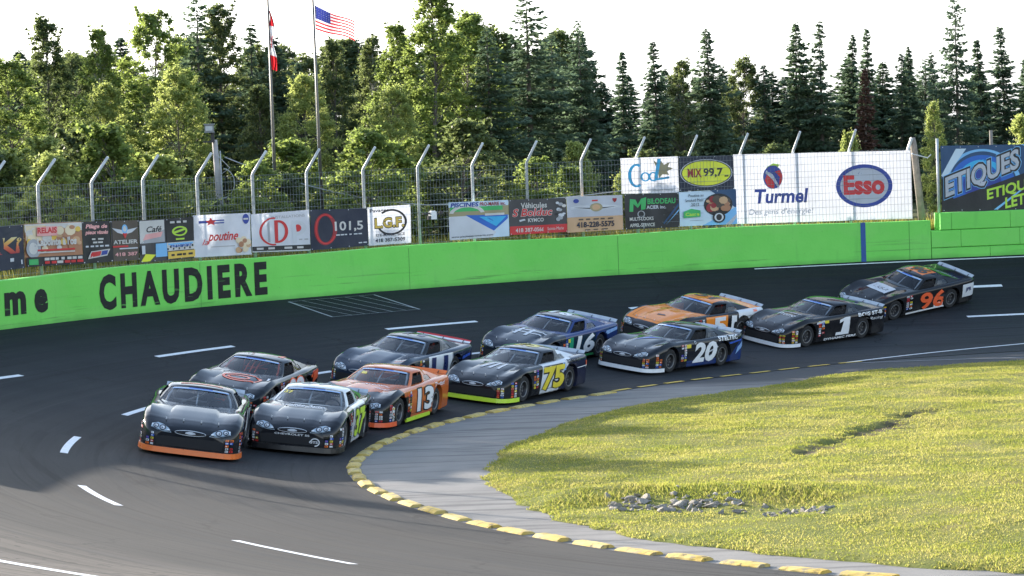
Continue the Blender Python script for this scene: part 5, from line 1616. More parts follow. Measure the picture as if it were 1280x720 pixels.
make_car('orange and black stock car number 13 with lime side skirts', (-3.14, 71.84), -107, P_13, size=.98, roof_m=R_13, lip='flame', skirt='lime', spoiler='orange',
  number=('13', 'white', 'black', (-.90, .22, .22, .765), {}), decals=[('white', 'F', RC(-.12, .42, .185, .275)), ('black', 'F', T('Castrol', -.08, .38, .205, .258, bold=.03)), ('silver', 'F', RC(.15, .58, .335, .36)), ('silver', 'F', RC(.1, .5, .40, .42)), ('white', 'LR', RG(.78, .50, .07, .07, .025, 18)), ('white', 'LR', T('Thetford', 1.0, 1.75, .70, .80, bold=.02, shear=.2)),
   ('white', 'T', T('Atelier', -.2, .5, -1.0, -.88, shear=.2)), ('white', 'T', RC(.25, .62, -1.28, -1.24)), ('white', 'LR', RG(-1.95, .47, .05, .055, .02)), ('white', 'LR', RG(-1.95, .36, .05, .055, .02)), ('yellow', 'W', RC(-.5, -.35, .98, 1.02))],
  seed=4, helmet=(.1, .1, .1), driver_label='driver inside the orange number 13 car')
P_11 = car_paint('paint_dark_blue_white', (.02, .03, .05), [((.70, .72, .74), [(-1, 0, 0, -.35), (1, 0, 0, -1.0), (0, 0, -1, -.80)]), ((.018, .025, .06), [(-1, 0, -.3, 1.0), (0, 0, -1, -.74)])])
make_car('dark stock car with a white door panel and a red topped rear spoiler', (-2.87, 77.68), -115, P_11, roof_m=P_black, size=.96, spoiler='red',
  number=('11', 'navy', None, (-.72, .20, .34, .76), {}), decals=[('navy', 'U', T('11', -.3, .3, .42, .9, bold=.05)), ('red', 'LR', RC(.85, 1.15, .40, .62)), ('blue', 'LR', PL([(1.5, .55), (2.1, .62), (2.1, .68), (1.6, .64)]))],
  seed=5, helmet=(.55, .1, .1), driver_label='driver inside the dark car with the red topped spoiler')
P_75 = car_paint('paint_black_white_navy', (.72, .74, .76), [((.013, .014, .017), [(1, 0, .25, .55)]), ((.015, .018, .045), [(-1, 0, -1.6, -.12), (-1, 0, 0, .55)])])
R_75 = car_paint('paint_roof_black', (.02, .022, .026), [((.70, .72, .75), [(-1, 0, -.6, .25)])])
make_car('black and white stock car with yellow door number 75 and a lime front lip', (-.02, 77.36), -117, P_75, size=.97, roof_m=R_75, lip='lime',
  number=('75', 'yellow', 'black', (-.86, .40, .18, .765), {'shear': .15}), roof_num=('75', 'yellow'),
  decals=[('silver', 'T', PL([(-.30, -1.5), (-.22, -1.5), (-.05, -.95), (-.12, -.95)])), ('silver', 'T', PL([(-.08, -1.5), (.02, -1.5), (.10, -.95), (.03, -.95)])), ('silver', 'T', PL([(.18, -1.5), (.26, -1.5), (.26, -.95), (.2, -.95)])), ('black', 'LR', T('BEAUCE', 1.0, 1.8, .76, .85, bold=.03)), ('sky', 'LR', RC(.75, .9, .6, .8)), ('flame', 'LR', RC(2.18, 2.34, .58, .72)), ('white', 'LR', RC(1.5, 2.3, .58, .60))],
  seed=6, helmet=(.15, .15, .17), driver_label='driver inside the number 75 car')
P_16 = car_paint('paint_blue', (.015, .038, .15), [((.014, .020, .032), [(1, 0, .3, .95)]), ((.012, .03, .05), [(1, 0, 0, -.9), (-1, 0, 0, -.55), (0, 0, -1, -.76)]), ((.03, .30, .16), [(1, 0, 0, .30), (-1, 0, 0, -.52), (0, 0, -1, -.74)]), ((.014, .016, .02), [(-1, 0, -2.2, -.25), (0, 0, -1, -.50)])])
R_16 = car_paint('paint_roof_blue', (.015, .038, .15), [((.016, .022, .035), [(0, -1, 0, -.54)])])
make_car('blue stock car with white door number 16 and a clear rear spoiler', (.88, 83.21), -121, P_16, size=.96, roof_m=R_16,
  number=('16', 'white', None, (-.84, .20, .25, .765), {'shear': .15}), roof_num=('16', 'white'),
  decals=[('silver', 'T', RC(-.35, -.25, -1.5, -.9)), ('silver', 'T', RC(.0, .1, -1.5, -.9)), ('silver', 'T', RC(-.5, .45, -1.3, -1.24)), ('silver', 'T', RC(-.45, .5, -1.08, -1.02)), ('green', 'LR', RC(-.3, .9, .14, .2)), ('white', 'LR', RG(.98, .45, .06, .07, .03)), ('sky', 'LR', PL([(1.4, .62), (2.2, .7), (2.2, .78), (1.5, .74)])), ('yellow', 'LR', RC(-.62, -.5, .62, .72))],
  seed=7, helmet=(.4, .4, .45), driver_label='driver inside the blue number 16 car')
P_51 = car_paint('paint_orange_dark', (.016, .017, .020), [((.85, .26, .03), [(0, -1, 0, -.80), (1, 0, 0, .2), (-1, 0, 0, -2.15)]), ((.85, .26, .03), [(1, 0, 0, -.50), (-1, 0, 0, -.55), (0, 0, -1, -.80)]), ((.68, .70, .72), [(-1, 0, 0, 1.0), (0, 0, 1, .45)]), ((.85, .26, .03), [(-1, 0, 0, 1.2), (0, -1, 0, -.80), (0, 0, 1, .80)]), ((.016, .017, .02), [(-1, 0, -1, 1.45), (0, 0, -1, -.6)])])
R_51 = car_paint('paint_roof_bright_orange', (.80, .24, .03), [((.016, .017, .02), [(0, 1, 0, .535)])])
make_car('orange topped stock car with black sides and white door number 51', (5.01, 88.68), -131, P_51, size=.96, roof_m=R_51,
  number=('51', 'white', None, (-.90, .20, .25, .765), {}), roof_num=('51', 'black'),
  decals=[('black', 'T', PL([(-.1, -1.6), (.16, -1.52), (.1, -1.46), (-.12, -1.5)])), ('white', 'LR', RG(1.02, .5, .07, .08, .03)), ('black', 'LR', T('Racing', 1.15, 1.8, .66, .74, shear=.2)), ('flame', 'LR', RC(1.75, 1.95, .8, .86))],
  seed=8, helmet=(.6, .08, .06), driver_label='driver inside the orange topped number 51 car')
P_20 = car_paint('paint_black_blue', (.014, .016, .022), [((.016, .042, .17), [(-1, 0, -1.3, 1.25)]), ((.016, .042, .17), [(0, 0, -1, -.28), (1, 0, 0, -.9), (-1, 0, 0, -.6)])])
make_car('black and blue stock car with white door number 20 and a white lip', (4.16, 83.7), -127, P_20, size=.95, roof_m=P_black, lip='white',
  number=('20', 'white', None, (-.88, .32, .20, .765), {'shear': .2}),
  decals=[('blue', 'T', PL([(-.32, -1.6), (-.05, -1.0), (.35, -.85), (-.1, -1.2)])), ('sky', 'T', PL([(-.34, -1.62), (-.10, -1.0), (.0, -.9), (-.2, -1.3)])), ('white', 'LR', T('STELTEC', .95, 2.0, .74, .86, bold=.03, shear=.1)), ('silver', 'LR', PL([(.5, .30), (.9, .42), (.9, .46), (.5, .36)])), ('silver', 'LR', PL([(.4, .42), (1.0, .60), (1.0, .63), (.4, .47)])), ('blue', 'LR', PL([(.95, .56), (2.2, .68), (2.2, .72), (.95, .62)])), ('sky', 'LR', PL([(1.9, .3), (2.3, .5), (2.3, .66), (2.0, .5)])), ('yellow', 'LR', RC(-.64, -.42, .64, .74)), ('silver', 'LR', RG(-.2, .77, .05, .04, .02))],
  seed=9, helmet=(.2, .2, .22), driver_label='driver inside the number 20 car')
make_car('all black stock car with a large white door number 1 and a white lip', (8.63, 90.0), -136, car_paint('paint_black_one', (.012, .012, .014)), size=.94, lip='white',
  number=None,
  decals=[('white', 'LR', PL([(-.10, .24), (.52, .24), (.54, .33), (.40, .33), (.58, .765), (.36, .765), (.10, .70), (.08, .60), (.27, .66), (.16, .33), (-.07, .33)])), ('white', 'LR', T('DYNAMIC PERF.', -.62, .92, .13, .20, bold=.03)), ('white', 'LR', T('BOIS ST-B', .95, 2.15, .72, .83, bold=.03)), ('white', 'LR', T('Racing', 1.5, 2.2, .54, .65, shear=.3)), ('silver', 'T', T('Promo', -.36, .3, -1.35, -1.1, bold=.02)), ('silver', 'T', RC(-.4, .34, -1.02, -.98)), ('silver', 'LR', PL([(-1.0, .66), (-.6, .70), (-.62, .76), (-1.0, .72)])), ('yellow', 'LR', RC(-.62, -.42, .66, .74))],
  seed=10, helmet=(.5, .5, .52), driver_label='driver inside the black number 1 car')
make_car('black stock car with bright orange door number 96 at the back of the pack', (11.82, 94.28), -142, size=.91, body_m=car_paint('paint_black_last', (.013, .014, .016), [((.68, .70, .72), [(-1, 0, 0, 1.75), (0, 0, -1, -.74), (0, 0, 1, .3)])]), roof_m=car_paint('paint_roof_black_orange', (.013, .014, .016), [((.80, .20, .03), [(0, -1, 0, -.40), (1, 0, 0, -.98), (-1, 0, 0, .30), (0, 0, 1, 1.08)])]),
  number=('96', 'flame', None, (-.92, .26, .17, .755), {'bold': .03}), roof_num=('96', 'black'),
  decals=[('white', 'LR', PL([(-.9, .12), (.9, .14), (.9, .19), (-.9, .18)])), ('white', 'LR', RC(.4, .95, .16, .32)), ('flame', 'LR', T('bfr', .42, .8, .26, .36, bold=.04)), ('silver', 'T', RC(-.45, .42, -1.45, -.9)), ('black', 'T', T('LIQUI', -.3, .3, -1.3, -1.1, bold=.03)), ('navy', 'LR', T('JPR', 1.9, 2.2, .45, .62, bold=.03))],
  seed=11, helmet=(.3, .3, .3), driver_label='driver inside the orange number 96 car')

# ------------------------------------------------------------------ rocks in the infield
def rock_mat():
    t = NT('pale_rock')
    o = t.obj()
    oi = t.n('ShaderNodeObjectInfo').outputs['Random']
    n = t.noise(o, 6.0, 5.0)
    c = t.mix(oi, (.21, .19, .165), (.40, .365, .31))
    c = t.mix(t.step(n, .45, .7), c, (.12, .115, .11))
    return t.finish(t.bsdf(c, .85, 0, .3, t.bump(n, .5, .03)))
M_ROCK = rock_mat()
rock_meshes = []
for s_ in range(7):
    g_ = random.Random(100 + s_)
    bm = bmesh.new()
    bmesh.ops.create_icosphere(bm, subdivisions=2, radius=1.15)
    cuts = [(Vector((g_.gauss(0, 1), g_.gauss(0, 1), g_.gauss(0, 1))).normalized(), g_.uniform(.35, .72)) for _ in range(8)]
    for v in bm.verts:
        for n_, d_ in cuts:
            k = v.co.dot(n_)
            if k > d_: v.co -= n_ * (k - d_)
    me = bpy.data.meshes.new('rock'); bm.to_mesh(me); bm.free(); me.materials.append(M_ROCK); rock_meshes.append(me)
g_ = random.Random(12)
for k in range(190):
    if k < 130:
        u = g_.uniform(0, 1); x_, y_ = 1.5 + 2.3 * u, 53.35 - .75 * u + g_.gauss(0, .48)
        s_ = g_.uniform(.03, .085) * (1.6 if g_.random() < .15 else 1)
    else:
        u = g_.uniform(0, 1); x_, y_ = 3.95 + 1.2 * u, 51.7 - .6 * u + g_.gauss(0, .30)
        s_ = g_.uniform(.025, .07)
    o = link('rock', rock_meshes[g_.randrange(7)])
    o.location = (x_, y_, float(turf_z(np.array(x_), np.array(y_))) + s_ * .1)
    o.scale = (s_ * g_.uniform(.9, 1.5), s_ * g_.uniform(.9, 1.4), s_ * g_.uniform(.4, .9))
    o.rotation_euler = (g_.uniform(-.4, .4), g_.uniform(-.4, .4), g_.uniform(0, 6.3))
    tag(o, 'pale grey rock lying among the loose stones in the infield grass', 'rock', 'loose infield stones')

# ------------------------------------------------------------------ trees
def leaf_mat(name, c0, c1, tl, tr=.42):
    t = NT(name)
    oi = t.n('ShaderNodeObjectInfo').outputs['Random']
    ri = t.n('ShaderNodeNewGeometry').outputs['Random Per Island']
    f = t.math('ADD', t.math('MULTIPLY', oi, .5), t.math('MULTIPLY', ri, .5))
    c = t.mix(f, c0, c1)
    d = t.n('ShaderNodeBsdfDiffuse'); t.put(d.inputs[0], c)
    tr_ = t.n('ShaderNodeBsdfTranslucent'); t.put(tr_.inputs[0], t.mix(.5, c, tl, 'ADD'))
    gl = t.n('ShaderNodeBsdfGlossy'); gl.inputs[0].default_value = (.5, .5, .5, 1); gl.inputs['Roughness'].default_value = .45
    m1 = t.n('ShaderNodeMixShader'); m1.inputs[0].default_value = tr
    t.put(m1.inputs[1], d.outputs[0]); t.put(m1.inputs[2], tr_.outputs[0])
    m2 = t.n('ShaderNodeMixShader'); m2.inputs[0].default_value = .06
    t.put(m2.inputs[1], m1.outputs[0]); t.put(m2.inputs[2], gl.outputs[0])
    return t.finish(m2.outputs[0])
M_LEAF = leaf_mat('broad_leaves', (.095, .140, .036), (.170, .215, .062), (.50, .62, .15), .5)
M_LEAFB = leaf_mat('pale_leaves', (.16, .205, .058), (.25, .285, .092), (.66, .74, .22), .5)
M_LEAFD = leaf_mat('dull_leaves', (.065, .098, .040), (.115, .140, .056), (.30, .36, .11), .48)
M_NEED = leaf_mat('spruce_needles', (.08, .13, .085), (.125, .18, .105), (.16, .22, .11), .38)
M_NEEDP = leaf_mat('pale_spruce_needles', (.055, .095, .055), (.075, .115, .065), (.06, .08, .03), .25)
M_DEAD = leaf_mat('dead_needles', (.13, .075, .055), (.19, .105, .075), (.10, .05, .03), .3)
M_BARK = flat('grey_bark', (.13, .115, .10), .9, vary=.35, scale=5)
M_BARKB = flat('pale_birch_bark', (.34, .33, .31), .8, vary=.3, scale=5)

def quads_from(c, a, b):
    """quads centred on c with half axes a and b (numpy (n,3))"""
    v = np.stack([c - a, c - b, c + a, c + b], 1)
    n = len(c)
    return v.reshape(-1, 3), np.arange(n * 4).reshape(n, 4)
def rand_axes(g, n, size, flat_=0.0):
    nrm = g.normal(size=(n, 3)); nrm[:, 2] += flat_ * np.sign(nrm[:, 2] + 1e-6)
    nrm /= np.linalg.norm(nrm, axis=1)[:, None]
    t = g.normal(size=(n, 3)); a = np.cross(nrm, t); a /= np.linalg.norm(a, axis=1)[:, None]
    b = np.cross(nrm, a)
    s = size * g.uniform(.6, 1.25, n)
    return a * s[:, None], b * (s * g.uniform(.5, .75, n))[:, None]

def deciduous(seed, Hh, rad, base=.06, narrow=1.0, nclump=95, per=95, leaf=.085, sparse_top=.0):
    """tree on the origin: limbs reach into clumps of leaves that leave gaps between them"""
    g = np.random.default_rng(seed); pr = random.Random(seed)
    trunk = MB().mat(M_BARK)
    bend = [(pr.uniform(-.25, .25) * k, pr.uniform(-.25, .25) * k) for k in (0, .4, .7, 1)]
    tp = [Vector((bx * rad * .4, by * rad * .4, Hh * z)) for (bx, by), z in zip(bend, (-.02, .35, .65, .93))]
    trunk.tube(tp, [.010 * Hh, .0075 * Hh, .0042 * Hh, .0014 * Hh], 8)
    def spine(z):
        u = max(0, min(.999, (z / Hh + .02) / .95)) * 3
        i = min(2, int(u)); return tp[i].lerp(tp[i + 1], u - i)
    cs, rs = [], []
    for k in range(nclump):
        z = Hh * (base + (1 - base) * pr.random() ** .85)
        u = (z / Hh - base) / (1 - base)
        prof = (math.sin(math.pi * min(1, (u * .86 + .12))) ** .7) * (1 - .25 * u) if narrow >= 1 else (math.sin(math.pi * (u * .8 + .15)) ** .8) * (1 - .45 * u)
        rr = rad * prof * pr.uniform(.35, 1.05) ** .6
        a = pr.uniform(0, 2 * math.pi)
        sp = spine(z * .95)
        c = Vector((sp.x + rr * math.cos(a), sp.y + rr * math.sin(a), z))
        cr = (.22 + .36 * pr.random()) * (rad / 1.8) ** .5 * (1 - .45 * u)
        cs.append(c); rs.append(cr)
        if k % 2 == 0:
            st = spine(max(0, z - rr * .9 - .3))
            trunk.tube([st, st.lerp(c, .55) + Vector((0, 0, .12)), c], [.022 * (1 - u * .6), .013, .005], 5, False)
    # leading shoots poke out of the top
    for k in range(9):
        a = pr.uniform(0, 6.28); rr = rad * pr.uniform(0, .45); z0 = Hh * pr.uniform(.72, .92)
        top = Vector((tp[3].x + rr * math.cos(a) * 1.2, tp[3].y + rr * math.sin(a) * 1.2, min(Hh * 1.02, z0 + Hh * pr.uniform(.08, .18))))
        st = spine(z0 * .9)
        trunk.tube([st, top], [.012, .004], 4, False)
        for j in range(5):
            cs.append(st.lerp(top, .5 + .5 * (j + 1) / 5)); rs.append(.16 - .016 * j)
    C_ = np.array([tuple(c) for c in cs]); Rr = np.array(rs)
    cnt = np.maximum(14, (per * (Rr / Rr.mean()) ** 1.6)).astype(int)
    idx = np.repeat(np.arange(len(C_)), cnt)
    n = len(idx)
    d = g.normal(size=(n, 3)); d /= np.linalg.norm(d, axis=1)[:, None]
    rad_ = np.abs(g.normal(0, .50, n)) + .15 * g.uniform(0, 1, n)
    p = C_[idx] + d * (Rr[idx] * rad_)[:, None] * np.array([1.1, 1.1, .8])
    a, b = rand_axes(g, n, leaf, .5)
    v, f = quads_from(p, a, b)
    return trunk, np_mesh('crown', v, f, [M_LEAF])

def spruce(seed, Hh, rad, open_=0.0, base=.03, droop=.25, step=.27, ragged=.25, power=.82):
    g = np.random.default_rng(seed); pr = random.Random(seed)
    trunk = MB().mat(M_BARK)
    lean = (pr.uniform(-.06, .06), pr.uniform(-.06, .06))
    trunk.tube([(0, 0, -.1), (lean[0], lean[1], Hh * .5), (lean[0] * .5, 0, Hh)], [.016 * Hh, .010 * Hh, .004], 8)
    P_, A_, B_ = [], [], []
    z = Hh * base
    ph1, ph2 = pr.uniform(0, 6.28), pr.uniform(0, 6.28)
    while z < Hh * .985:
        u = z / Hh
        nb = 9 if u < .75 else 6
        bulge = 1 + ragged * (.6 * math.sin(u * 9 + ph1) + .4 * math.sin(u * 21 + ph2))
        a0 = pr.uniform(0, 6.28)
        gap = pr.uniform(.75, 1.2) * bulge
        for k in range(nb):
            if pr.random() < open_: continue
            az = a0 + 2 * math.pi * k / nb + pr.uniform(-.25, .25)
            side_f = 1 + ragged * .7 * math.sin(az + ph1 + u * 4)
            if pr.random() < .10: side_f *= pr.choice([.45, 1.3])
            L = rad * ((1 - u) ** power * pr.uniform(.55, 1.15) + .03) * gap * side_f
            if u > .9: L = rad * .16 * (1 - u) / .1 + .06
            rise = (.30 * (u - .45)) if u > .45 else 0
            dirv = np.array([math.cos(az), math.sin(az), 0])
            side = np.array([-math.sin(az), math.cos(az), 0])
            if L > .45 and k % 3 == 0:
                e = dirv * L
                trunk.tube([(0, 0, z), tuple(e * .6 + np.array([0, 0, z - droop * L * .4])), tuple(e * .95 + np.array([0, 0, z - droop * L * .6 + rise * L]))], [.014, .009, .004], 4, False)
            zb_ = z + pr.uniform(-.8, .8) * step * (1 - .5 * u)
            m_ = max(6, int(L * 42))
            t = g.uniform(.08, 1.0, m_) ** .8
            w = (.34 * L + .05) * (1 - t * .75) * g.uniform(-1, 1, m_)
            zz = zb_ - droop * pr.uniform(.6, 1.5) * L * (t * 1.3 - .75 * t ** 3) + rise * L * t ** 2 + g.normal(0, .025, m_) - np.abs(w) * .25
            p = dirv * (t * L)[:, None] + side * w[:, None]; p[:, 2] = zz
            P_.append(p)
            # spray axis points outward and to the side it sits on
            ax = dirv * 1.0 + side * (np.sign(w) * g.uniform(.3, 1.0, m_))[:, None]
            ax[:, 2] = g.uniform(-.55, .1, m_); ax /= np.linalg.norm(ax, axis=1)[:, None]
            ln = (.085 + .05 * L / rad) * g.uniform(.7, 1.3, m_)
            nr = g.normal(size=(m_, 3)) * .5; nr[:, 2] += 1
            bb = np.cross(ax, nr); bb /= np.linalg.norm(bb, axis=1)[:, None]
            A_.append(ax * ln[:, None]); B_.append(bb * (ln * g.uniform(.35, .6, m_))[:, None])
        z += step * (1 - .45 * u) * pr.uniform(.6, 1.45)
    v, f = quads_from(np.concatenate(P_), np.concatenate(A_), np.concatenate(B_))
    return trunk, np_mesh('crown', v, f, [M_NEED])

PROTO = {}
def proto(key, pair, leafm, barkm=None):
    tr, cr = pair
    if barkm: tr.mats = [barkm]
    to = tr.build('trunk', smooth=True); tm = to.data; bpy.data.objects.remove(to)
    PROTO[key] = (tm, cr, leafm)
for s_ in range(3):
    proto('d%d' % s_, deciduous(20 + s_, 8.0, 2.0, nclump=250, per=150, leaf=.058), M_LEAF)
    proto('p%d' % s_, deciduous(30 + s_, 8.5, 1.6, base=.05, narrow=.6, nclump=230, per=125, leaf=.055), M_LEAF, M_BARKB if s_ == 1 else None)
    proto('s%d' % s_, spruce(40 + s_, 8.0, 1.7 + .2 * s_, step=.19, power=(.72, .95, .82)[s_], droop=(.25, .35, .15)[s_]), M_NEED)
    proto('q%d' % s_, spruce(140 + s_, 8.0, 1.5 + .25 * s_, step=.22, open_=(.05, .12, .2)[s_], ragged=(.2, .35, .45)[s_], power=(.9, .7, 1.05)[s_], droop=(.2, .4, .3)[s_]), M_NEED)
    proto('b%d' % s_, deciduous(60 + s_, 3.0, 1.1, base=.02, nclump=85, per=130, leaf=.050), M_LEAF)
for s_ in range(2):
    proto('f%d' % s_, spruce(50 + s_, 8.5, 2.6, open_=.10, droop=.15, step=.28), M_NEED)
    proto('t%d' % s_, spruce(55 + s_, 8.0, 1.25, open_=.05, step=.2), M_NEED)
    proto('y%d' % s_, spruce(58 + s_, 3.0, .95, step=.12), M_NEEDP)
for k_, (tm, cr, lm) in PROTO.items():
    cr.materials.clear(); cr.materials.append(lm)
_crown_alt = {}
def crown_with(key, m_):
    if (key, m_.name) not in _crown_alt:
        c = PROTO[key][1].copy(); c.materials.clear(); c.materials.append(m_); _crown_alt[(key, m_.name)] = c
    return _crown_alt[(key, m_.name)]
tg = random.Random(77)
def tree(key, x, y, h, label, name, cat='tree', group=None, wide=1.0, m_=None, z=GZ):
    tm, cr, lm = PROTO[key]
    Hp = {'d': 8.0, 'p': 8.5, 's': 8.0, 'b': 3.0, 'f': 8.5, 't': 8.0, 'y': 3.0, 'q': 8.0}[key[0]]
    o = empty(name, (x, y, z - .03), label, cat, group)
    s_ = h / Hp
    o.scale = (s_ * wide, s_ * wide, s_); o.rotation_euler = (tg.gauss(0, .02), tg.gauss(0, .02), tg.uniform(0, 6.28))
    link('trunk', tm, o)
    link('crown', cr if m_ is None else crown_with(key, m_), o)
    return o
G_F = 'trees in the front row of the woods'
G_S = 'spruces behind the fence'
# broadleaf trees and spruces from left to right
tree('d0', -18.6, 117.5, 7.0, 'broad bright green tree at the far left above the restaurant banner', 'leafy_tree', group=G_F, wide=1.15)
tree('p0', -18.0, 122.4, 8.7, 'tall poplar with a thin ragged top, first from the left end', 'leafy_tree', group=G_F, m_=M_LEAFD)
tree('d1', -17.3, 126.3, 7.3, 'dark rounded tree between the two ragged poplars', 'leafy_tree', group=G_F, m_=M_LEAFD)
tree('p1', -15.6, 120.4, 8.1, 'poplar with one slim leafy spire, second from the left end', 'leafy_tree', group=G_F)
tree('d2', -15.0, 115.3, 5.9, 'light green tree below the slim poplar spire', 'leafy_tree', group=G_F, m_=M_LEAFB)
tree('d0', -13.5, 121.4, 8.8, 'big bright tree left of the tallest dark spruce', 'leafy_tree', group=G_F)
tree('f0', -12.5, 126.5, 10.0, 'tall dark spruce cut by the top edge, left of the flagpoles', 'spruce', group=G_S, wide=.85)
tree('p2', -11.5, 127.4, 9.2, 'open dark tree just right of the tall left spruce', 'leafy_tree', group=G_F, m_=M_LEAFD)
tree('q2', -10.4, 128.4, 8.6, 'dark spruce directly behind the limp red and white flag', 'spruce', group=G_S)
tree('s2', -9.3, 125.0, 7.8, 'dark spruce between the two flagpoles, the taller one', 'spruce', group=G_S)
tree('s0', -8.4, 126.3, 6.8, 'short dark spruce between the two flagpoles', 'spruce', group=G_S)
tree('d1', -12.0, 114.6, 6.4, 'bright poplar crown behind the light pole', 'leafy_tree', group=G_F, m_=M_LEAFB)
tree('p2', -9.0, 114.0, 5.6, 'olive tinted tree behind the limp flag pole foot', 'leafy_tree', group=G_F, m_=M_LEAFD, wide=1.25)
tree('d2', -7.2, 113.0, 5.9, 'bright leafy tree just right of the flying flag pole', 'leafy_tree', group=G_F, m_=M_LEAFB)
tree('p0', -6.8, 124.3, 7.5, 'thin dark tree with see through twigs under the flying flag', 'leafy_tree', group=G_F, m_=M_LEAFD)
tree('p1', -5.5, 126.3, 7.6, 'thin dark tree right of the flying flag', 'leafy_tree', group=G_F, m_=M_LEAFD)
tree('p1', -3.9, 118.4, 7.8, 'birch with upright wispy shoots, left of the tallest birch', 'birch', group=G_F, wide=1.1)
tree('p0', -2.75, 117.4, 9.3, 'tallest birch with upright shoots cut by the top edge', 'birch', group=G_F, wide=1.2)
tree('d2', -1.5, 120.4, 8.2, 'rounded birch on the right of the tallest birch', 'birch', group=G_F)
tree('d1', -4.2, 112.0, 5.4, 'yellow green tree below the wispy birches', 'leafy_tree', group=G_F, m_=M_LEAFB)
tree('f1', -.6, 118.3, 7.7, 'broad green fir between the birches and the big fir', 'fir', group=G_S)
tree('f0', .95, 122.4, 9.2, 'big broad fir with a ragged crown near the middle', 'fir', group=G_S, wide=1.05)
tree('f1', 2.0, 126.4, 7.7, 'dark fir half hidden right of the big ragged fir', 'fir', group=G_S)
tree('f1', 3.1, 124.4, 8.1, 'open fir with up swept branches behind the winged badge banner', 'fir', group=G_S, wide=.8)
tree('t0', 4.8, 128.3, 6.9, 'slim spruce left of the sky gap', 'spruce', group=G_S)
tree('q0', 6.4, 128.3, 7.3, 'dense spruce right of the sky gap, above the golden leaf banner', 'spruce', group=G_S)
tree('d0', 7.6, 133.3, 6.4, 'pale open tree between the two dense spruces', 'leafy_tree', group=G_F, m_=M_LEAFD, wide=.9)
tree('s1', 8.7, 130.4, 7.8, 'dense spruce above the yellow oval banner', 'spruce', group=G_S)
tree('d1', 10.3, 135.3, 6.5, 'pale open tree behind the left end of the fuel banner', 'leafy_tree', group=G_F, m_=M_LEAFD, wide=.9)
tree('q1', 11.2, 134.3, 6.3, 'short spruce above the round red emblem on the fuel banner', 'spruce', group=G_S)
tree('s0', 12.5, 134.4, 8.0, 'left one of the twin spruces above the fuel banner', 'spruce', group=G_S, wide=.85)
tree('q2', 13.6, 134.4, 8.1, 'right one of the twin spruces above the fuel banner', 'spruce', group=G_S, wide=.85)
tree('t1', 14.85, 136.3, 7.4, 'thin spruce behind the reddish dead spruce', 'spruce', group=G_S)
tree('q0', 15.6, 134.4, 7.7, 'tall spruce right of the reddish dead spruce', 'spruce', group=G_S, wide=.8)
tree('t0', 15.05, 132.0, 5.9, 'reddish dead spruce above the blue oval', 'dead spruce', group=G_S, m_=M_DEAD)
tree('q1', 16.9, 134.3, 6.6, 'left one of two joined spruces right of the blue oval', 'spruce', group=G_S, wide=.85)
tree('t1', 17.8, 137.3, 6.8, 'right one of two joined spruces right of the blue oval', 'spruce', group=G_S)
tree('q2', 18.6, 136.3, 6.6, 'small spruce left of the tallest right hand spruce', 'spruce', group=G_S, wide=.85)
tree('f0', 19.1, 132.4, 9.1, 'tallest spruce on the right with layered open branches', 'spruce', group=G_S, wide=.62)
tree('t0', 20.8, 136.3, 7.1, 'slim spruce behind the dark labels banner', 'spruce', group=G_S)
tree('q0', 21.5, 134.4, 7.6, 'tall dense spruce at the right edge of the woods', 'spruce', group=G_S)
tree('s0', 22.6, 134.3, 6.7, 'last spruce cut by the right edge of the view', 'spruce', group=G_S)
tree('q2', 24.0, 136.3, 7.2, 'spruce standing just beyond the right edge spruce', 'spruce', group=G_S)
# saplings and young trees with a look of their own
tree('b0', -15.9, 109.5, 3.9, 'yellow green bush behind the fence left of the light pole', 'bush', 'bush', m_=M_LEAFB)
tree('y0', 1.7, 110.5, 3.0, 'pale young spruce behind the charcoal motorcycle banner', 'young_spruce', 'young spruce', m_=M_NEEDP)
tree('b1', 2.5, 111.5, 3.1, 'light green sapling right of the pale young spruce', 'sapling', 'sapling', m_=M_LEAFB, wide=.75)
tree('y1', 3.9, 111.5, 2.7, 'young fir left of the golden leaf banner', 'young_spruce', 'young spruce')
tree('y1', 8.2, 112.0, 2.9, 'young pale spruce peeping over the yellow oval banner', 'young_spruce', 'young spruce', wide=.8)
tree('b2', 11.55, 106.0, 3.15, 'bright sapling peeping over the fuel banner above the blue oval', 'sapling', 'sapling', m_=M_LEAFB, wide=.55)
tree('p2', 14.0, 101.5, 4.1, 'bright yellow green sapling between the timber post and the dark labels banner', 'sapling', 'sapling', m_=M_LEAFB, wide=.75)
tree('b1', 17.1, 103.5, 3.5, 'bright sapling above the right end of the dark labels banner', 'sapling', 'sapling', m_=M_LEAFB, wide=.7)
# undergrowth right behind the fence
for k in range(46):
    ph_ = 101 + 62 * k / 45 + tg.uniform(-.8, .8)
    rr_ = tg.uniform(41.5, 50)
    q = pos(ph_, rr_)
    if ph_ < 108: rr_ = tg.uniform(47, 56); q = pos(ph_, rr_)
    tree(tg.choice(['b0', 'b1', 'b2']), q.x, q.y, tg.uniform(2.2, 4.2) * (.68 if ph_ < 120 else 1), 'leafy shrub in the undergrowth right behind the fence', 'shrub', 'shrub', 'undergrowth shrubs', tg.uniform(1.0, 1.35), tg.choice([M_LEAF, M_LEAFD, M_LEAF, M_LEAFB]))
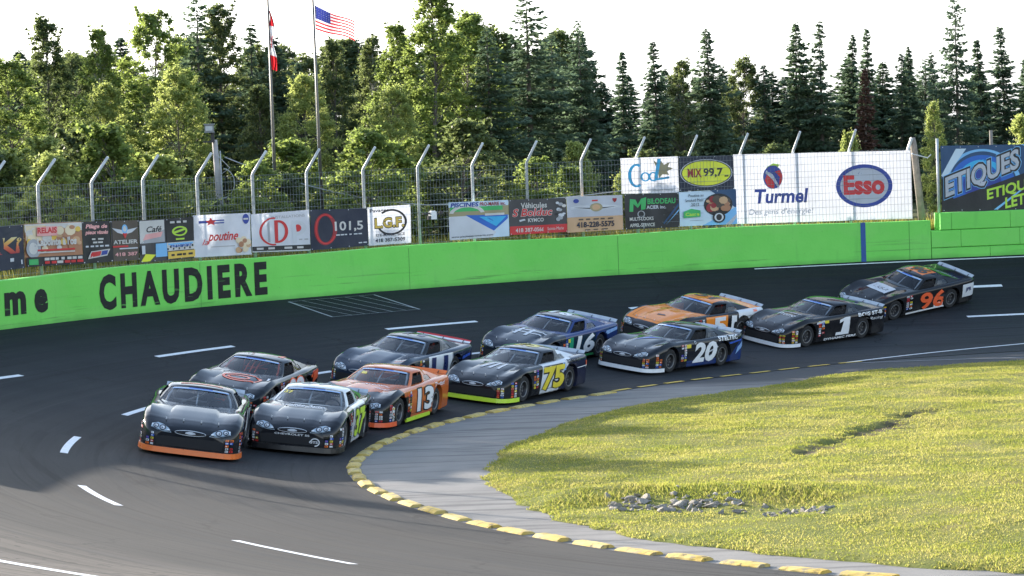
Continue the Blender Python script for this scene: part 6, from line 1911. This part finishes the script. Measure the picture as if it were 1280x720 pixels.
# deeper rows of the woods close the gaps
for k in range(64):
    x_ = -25 + 52 * k / 63 + tg.uniform(-.5, .5)
    y_ = tg.uniform(138, 150)
    if x_ > 5: y_ += 4
    right = x_ > 4
    key = tg.choice(['s0', 's1', 's2', 'f1']) if (right or tg.random() < .35) else tg.choice(['d0', 'd1', 'd2'])
    tree(key, x_, y_, tg.uniform(5.2, 6.7) if right else tg.uniform(6.8, 8.8), 'dark tree deeper in the woods, seen between the front trees', 'background_tree', 'tree', 'trees deeper in the woods', tg.uniform(1.1, 1.5), None if key[0] in 'sf' else M_LEAFD)
# the woods run on to the left of the view and shade the track
for (x_, y_, h_) in ((-44.0, 99.0, 9.4), (-39.0, 92.5, 9.6), (-34.5, 86.0, 9.5), (-31.5, 91.5, 9.8), (-30.0, 98.0, 9.4), (-28.0, 105.0, 9.6), (-26.0, 111.0, 9.2), (-24.0, 116.5, 9.0),
                     (-36.5, 97.0, 10.2), (-40.5, 103.5, 10.4), (-34.5, 104.0, 10.4), (-32.0, 111.0, 10.2), (-38.0, 110.5, 10.6), (-29.5, 117.5, 10.0), (-44.5, 108.5, 10.6), (-35.5, 118.0, 10.6), (-25.5, 99.5, 8.0), (-23.5, 106.5, 8.0), (-21.5, 112.5, 8.0)):
    tree(tg.choice(['d0', 'd1', 'd2', 's2']), x_, y_, h_, 'tall tree of the woods beyond the left end of the fence', 'leafy_tree', 'tree', 'trees left of the view', 1.25)
# ... and on to the right of it
for (x_, y_, h_) in ((26.0, 134.0, 7.4), (28.5, 138.0, 7.0), (30.5, 133.0, 7.8), (33.5, 137.0, 7.2), (36.0, 132.5, 7.6), (27.5, 145.0, 7.4), (32.0, 146.0, 7.6), (39.0, 136.0, 7.8), (42.0, 131.0, 7.2), (37.0, 145.0, 8.0), (45.0, 137.0, 7.8)):
    tree(tg.choice(['s0', 's2', 'q0', 'q1', 'd1']), x_, y_, h_, 'tree of the woods beyond the right edge of the view', 'background_tree', 'tree', 'trees right of the view', 1.2)
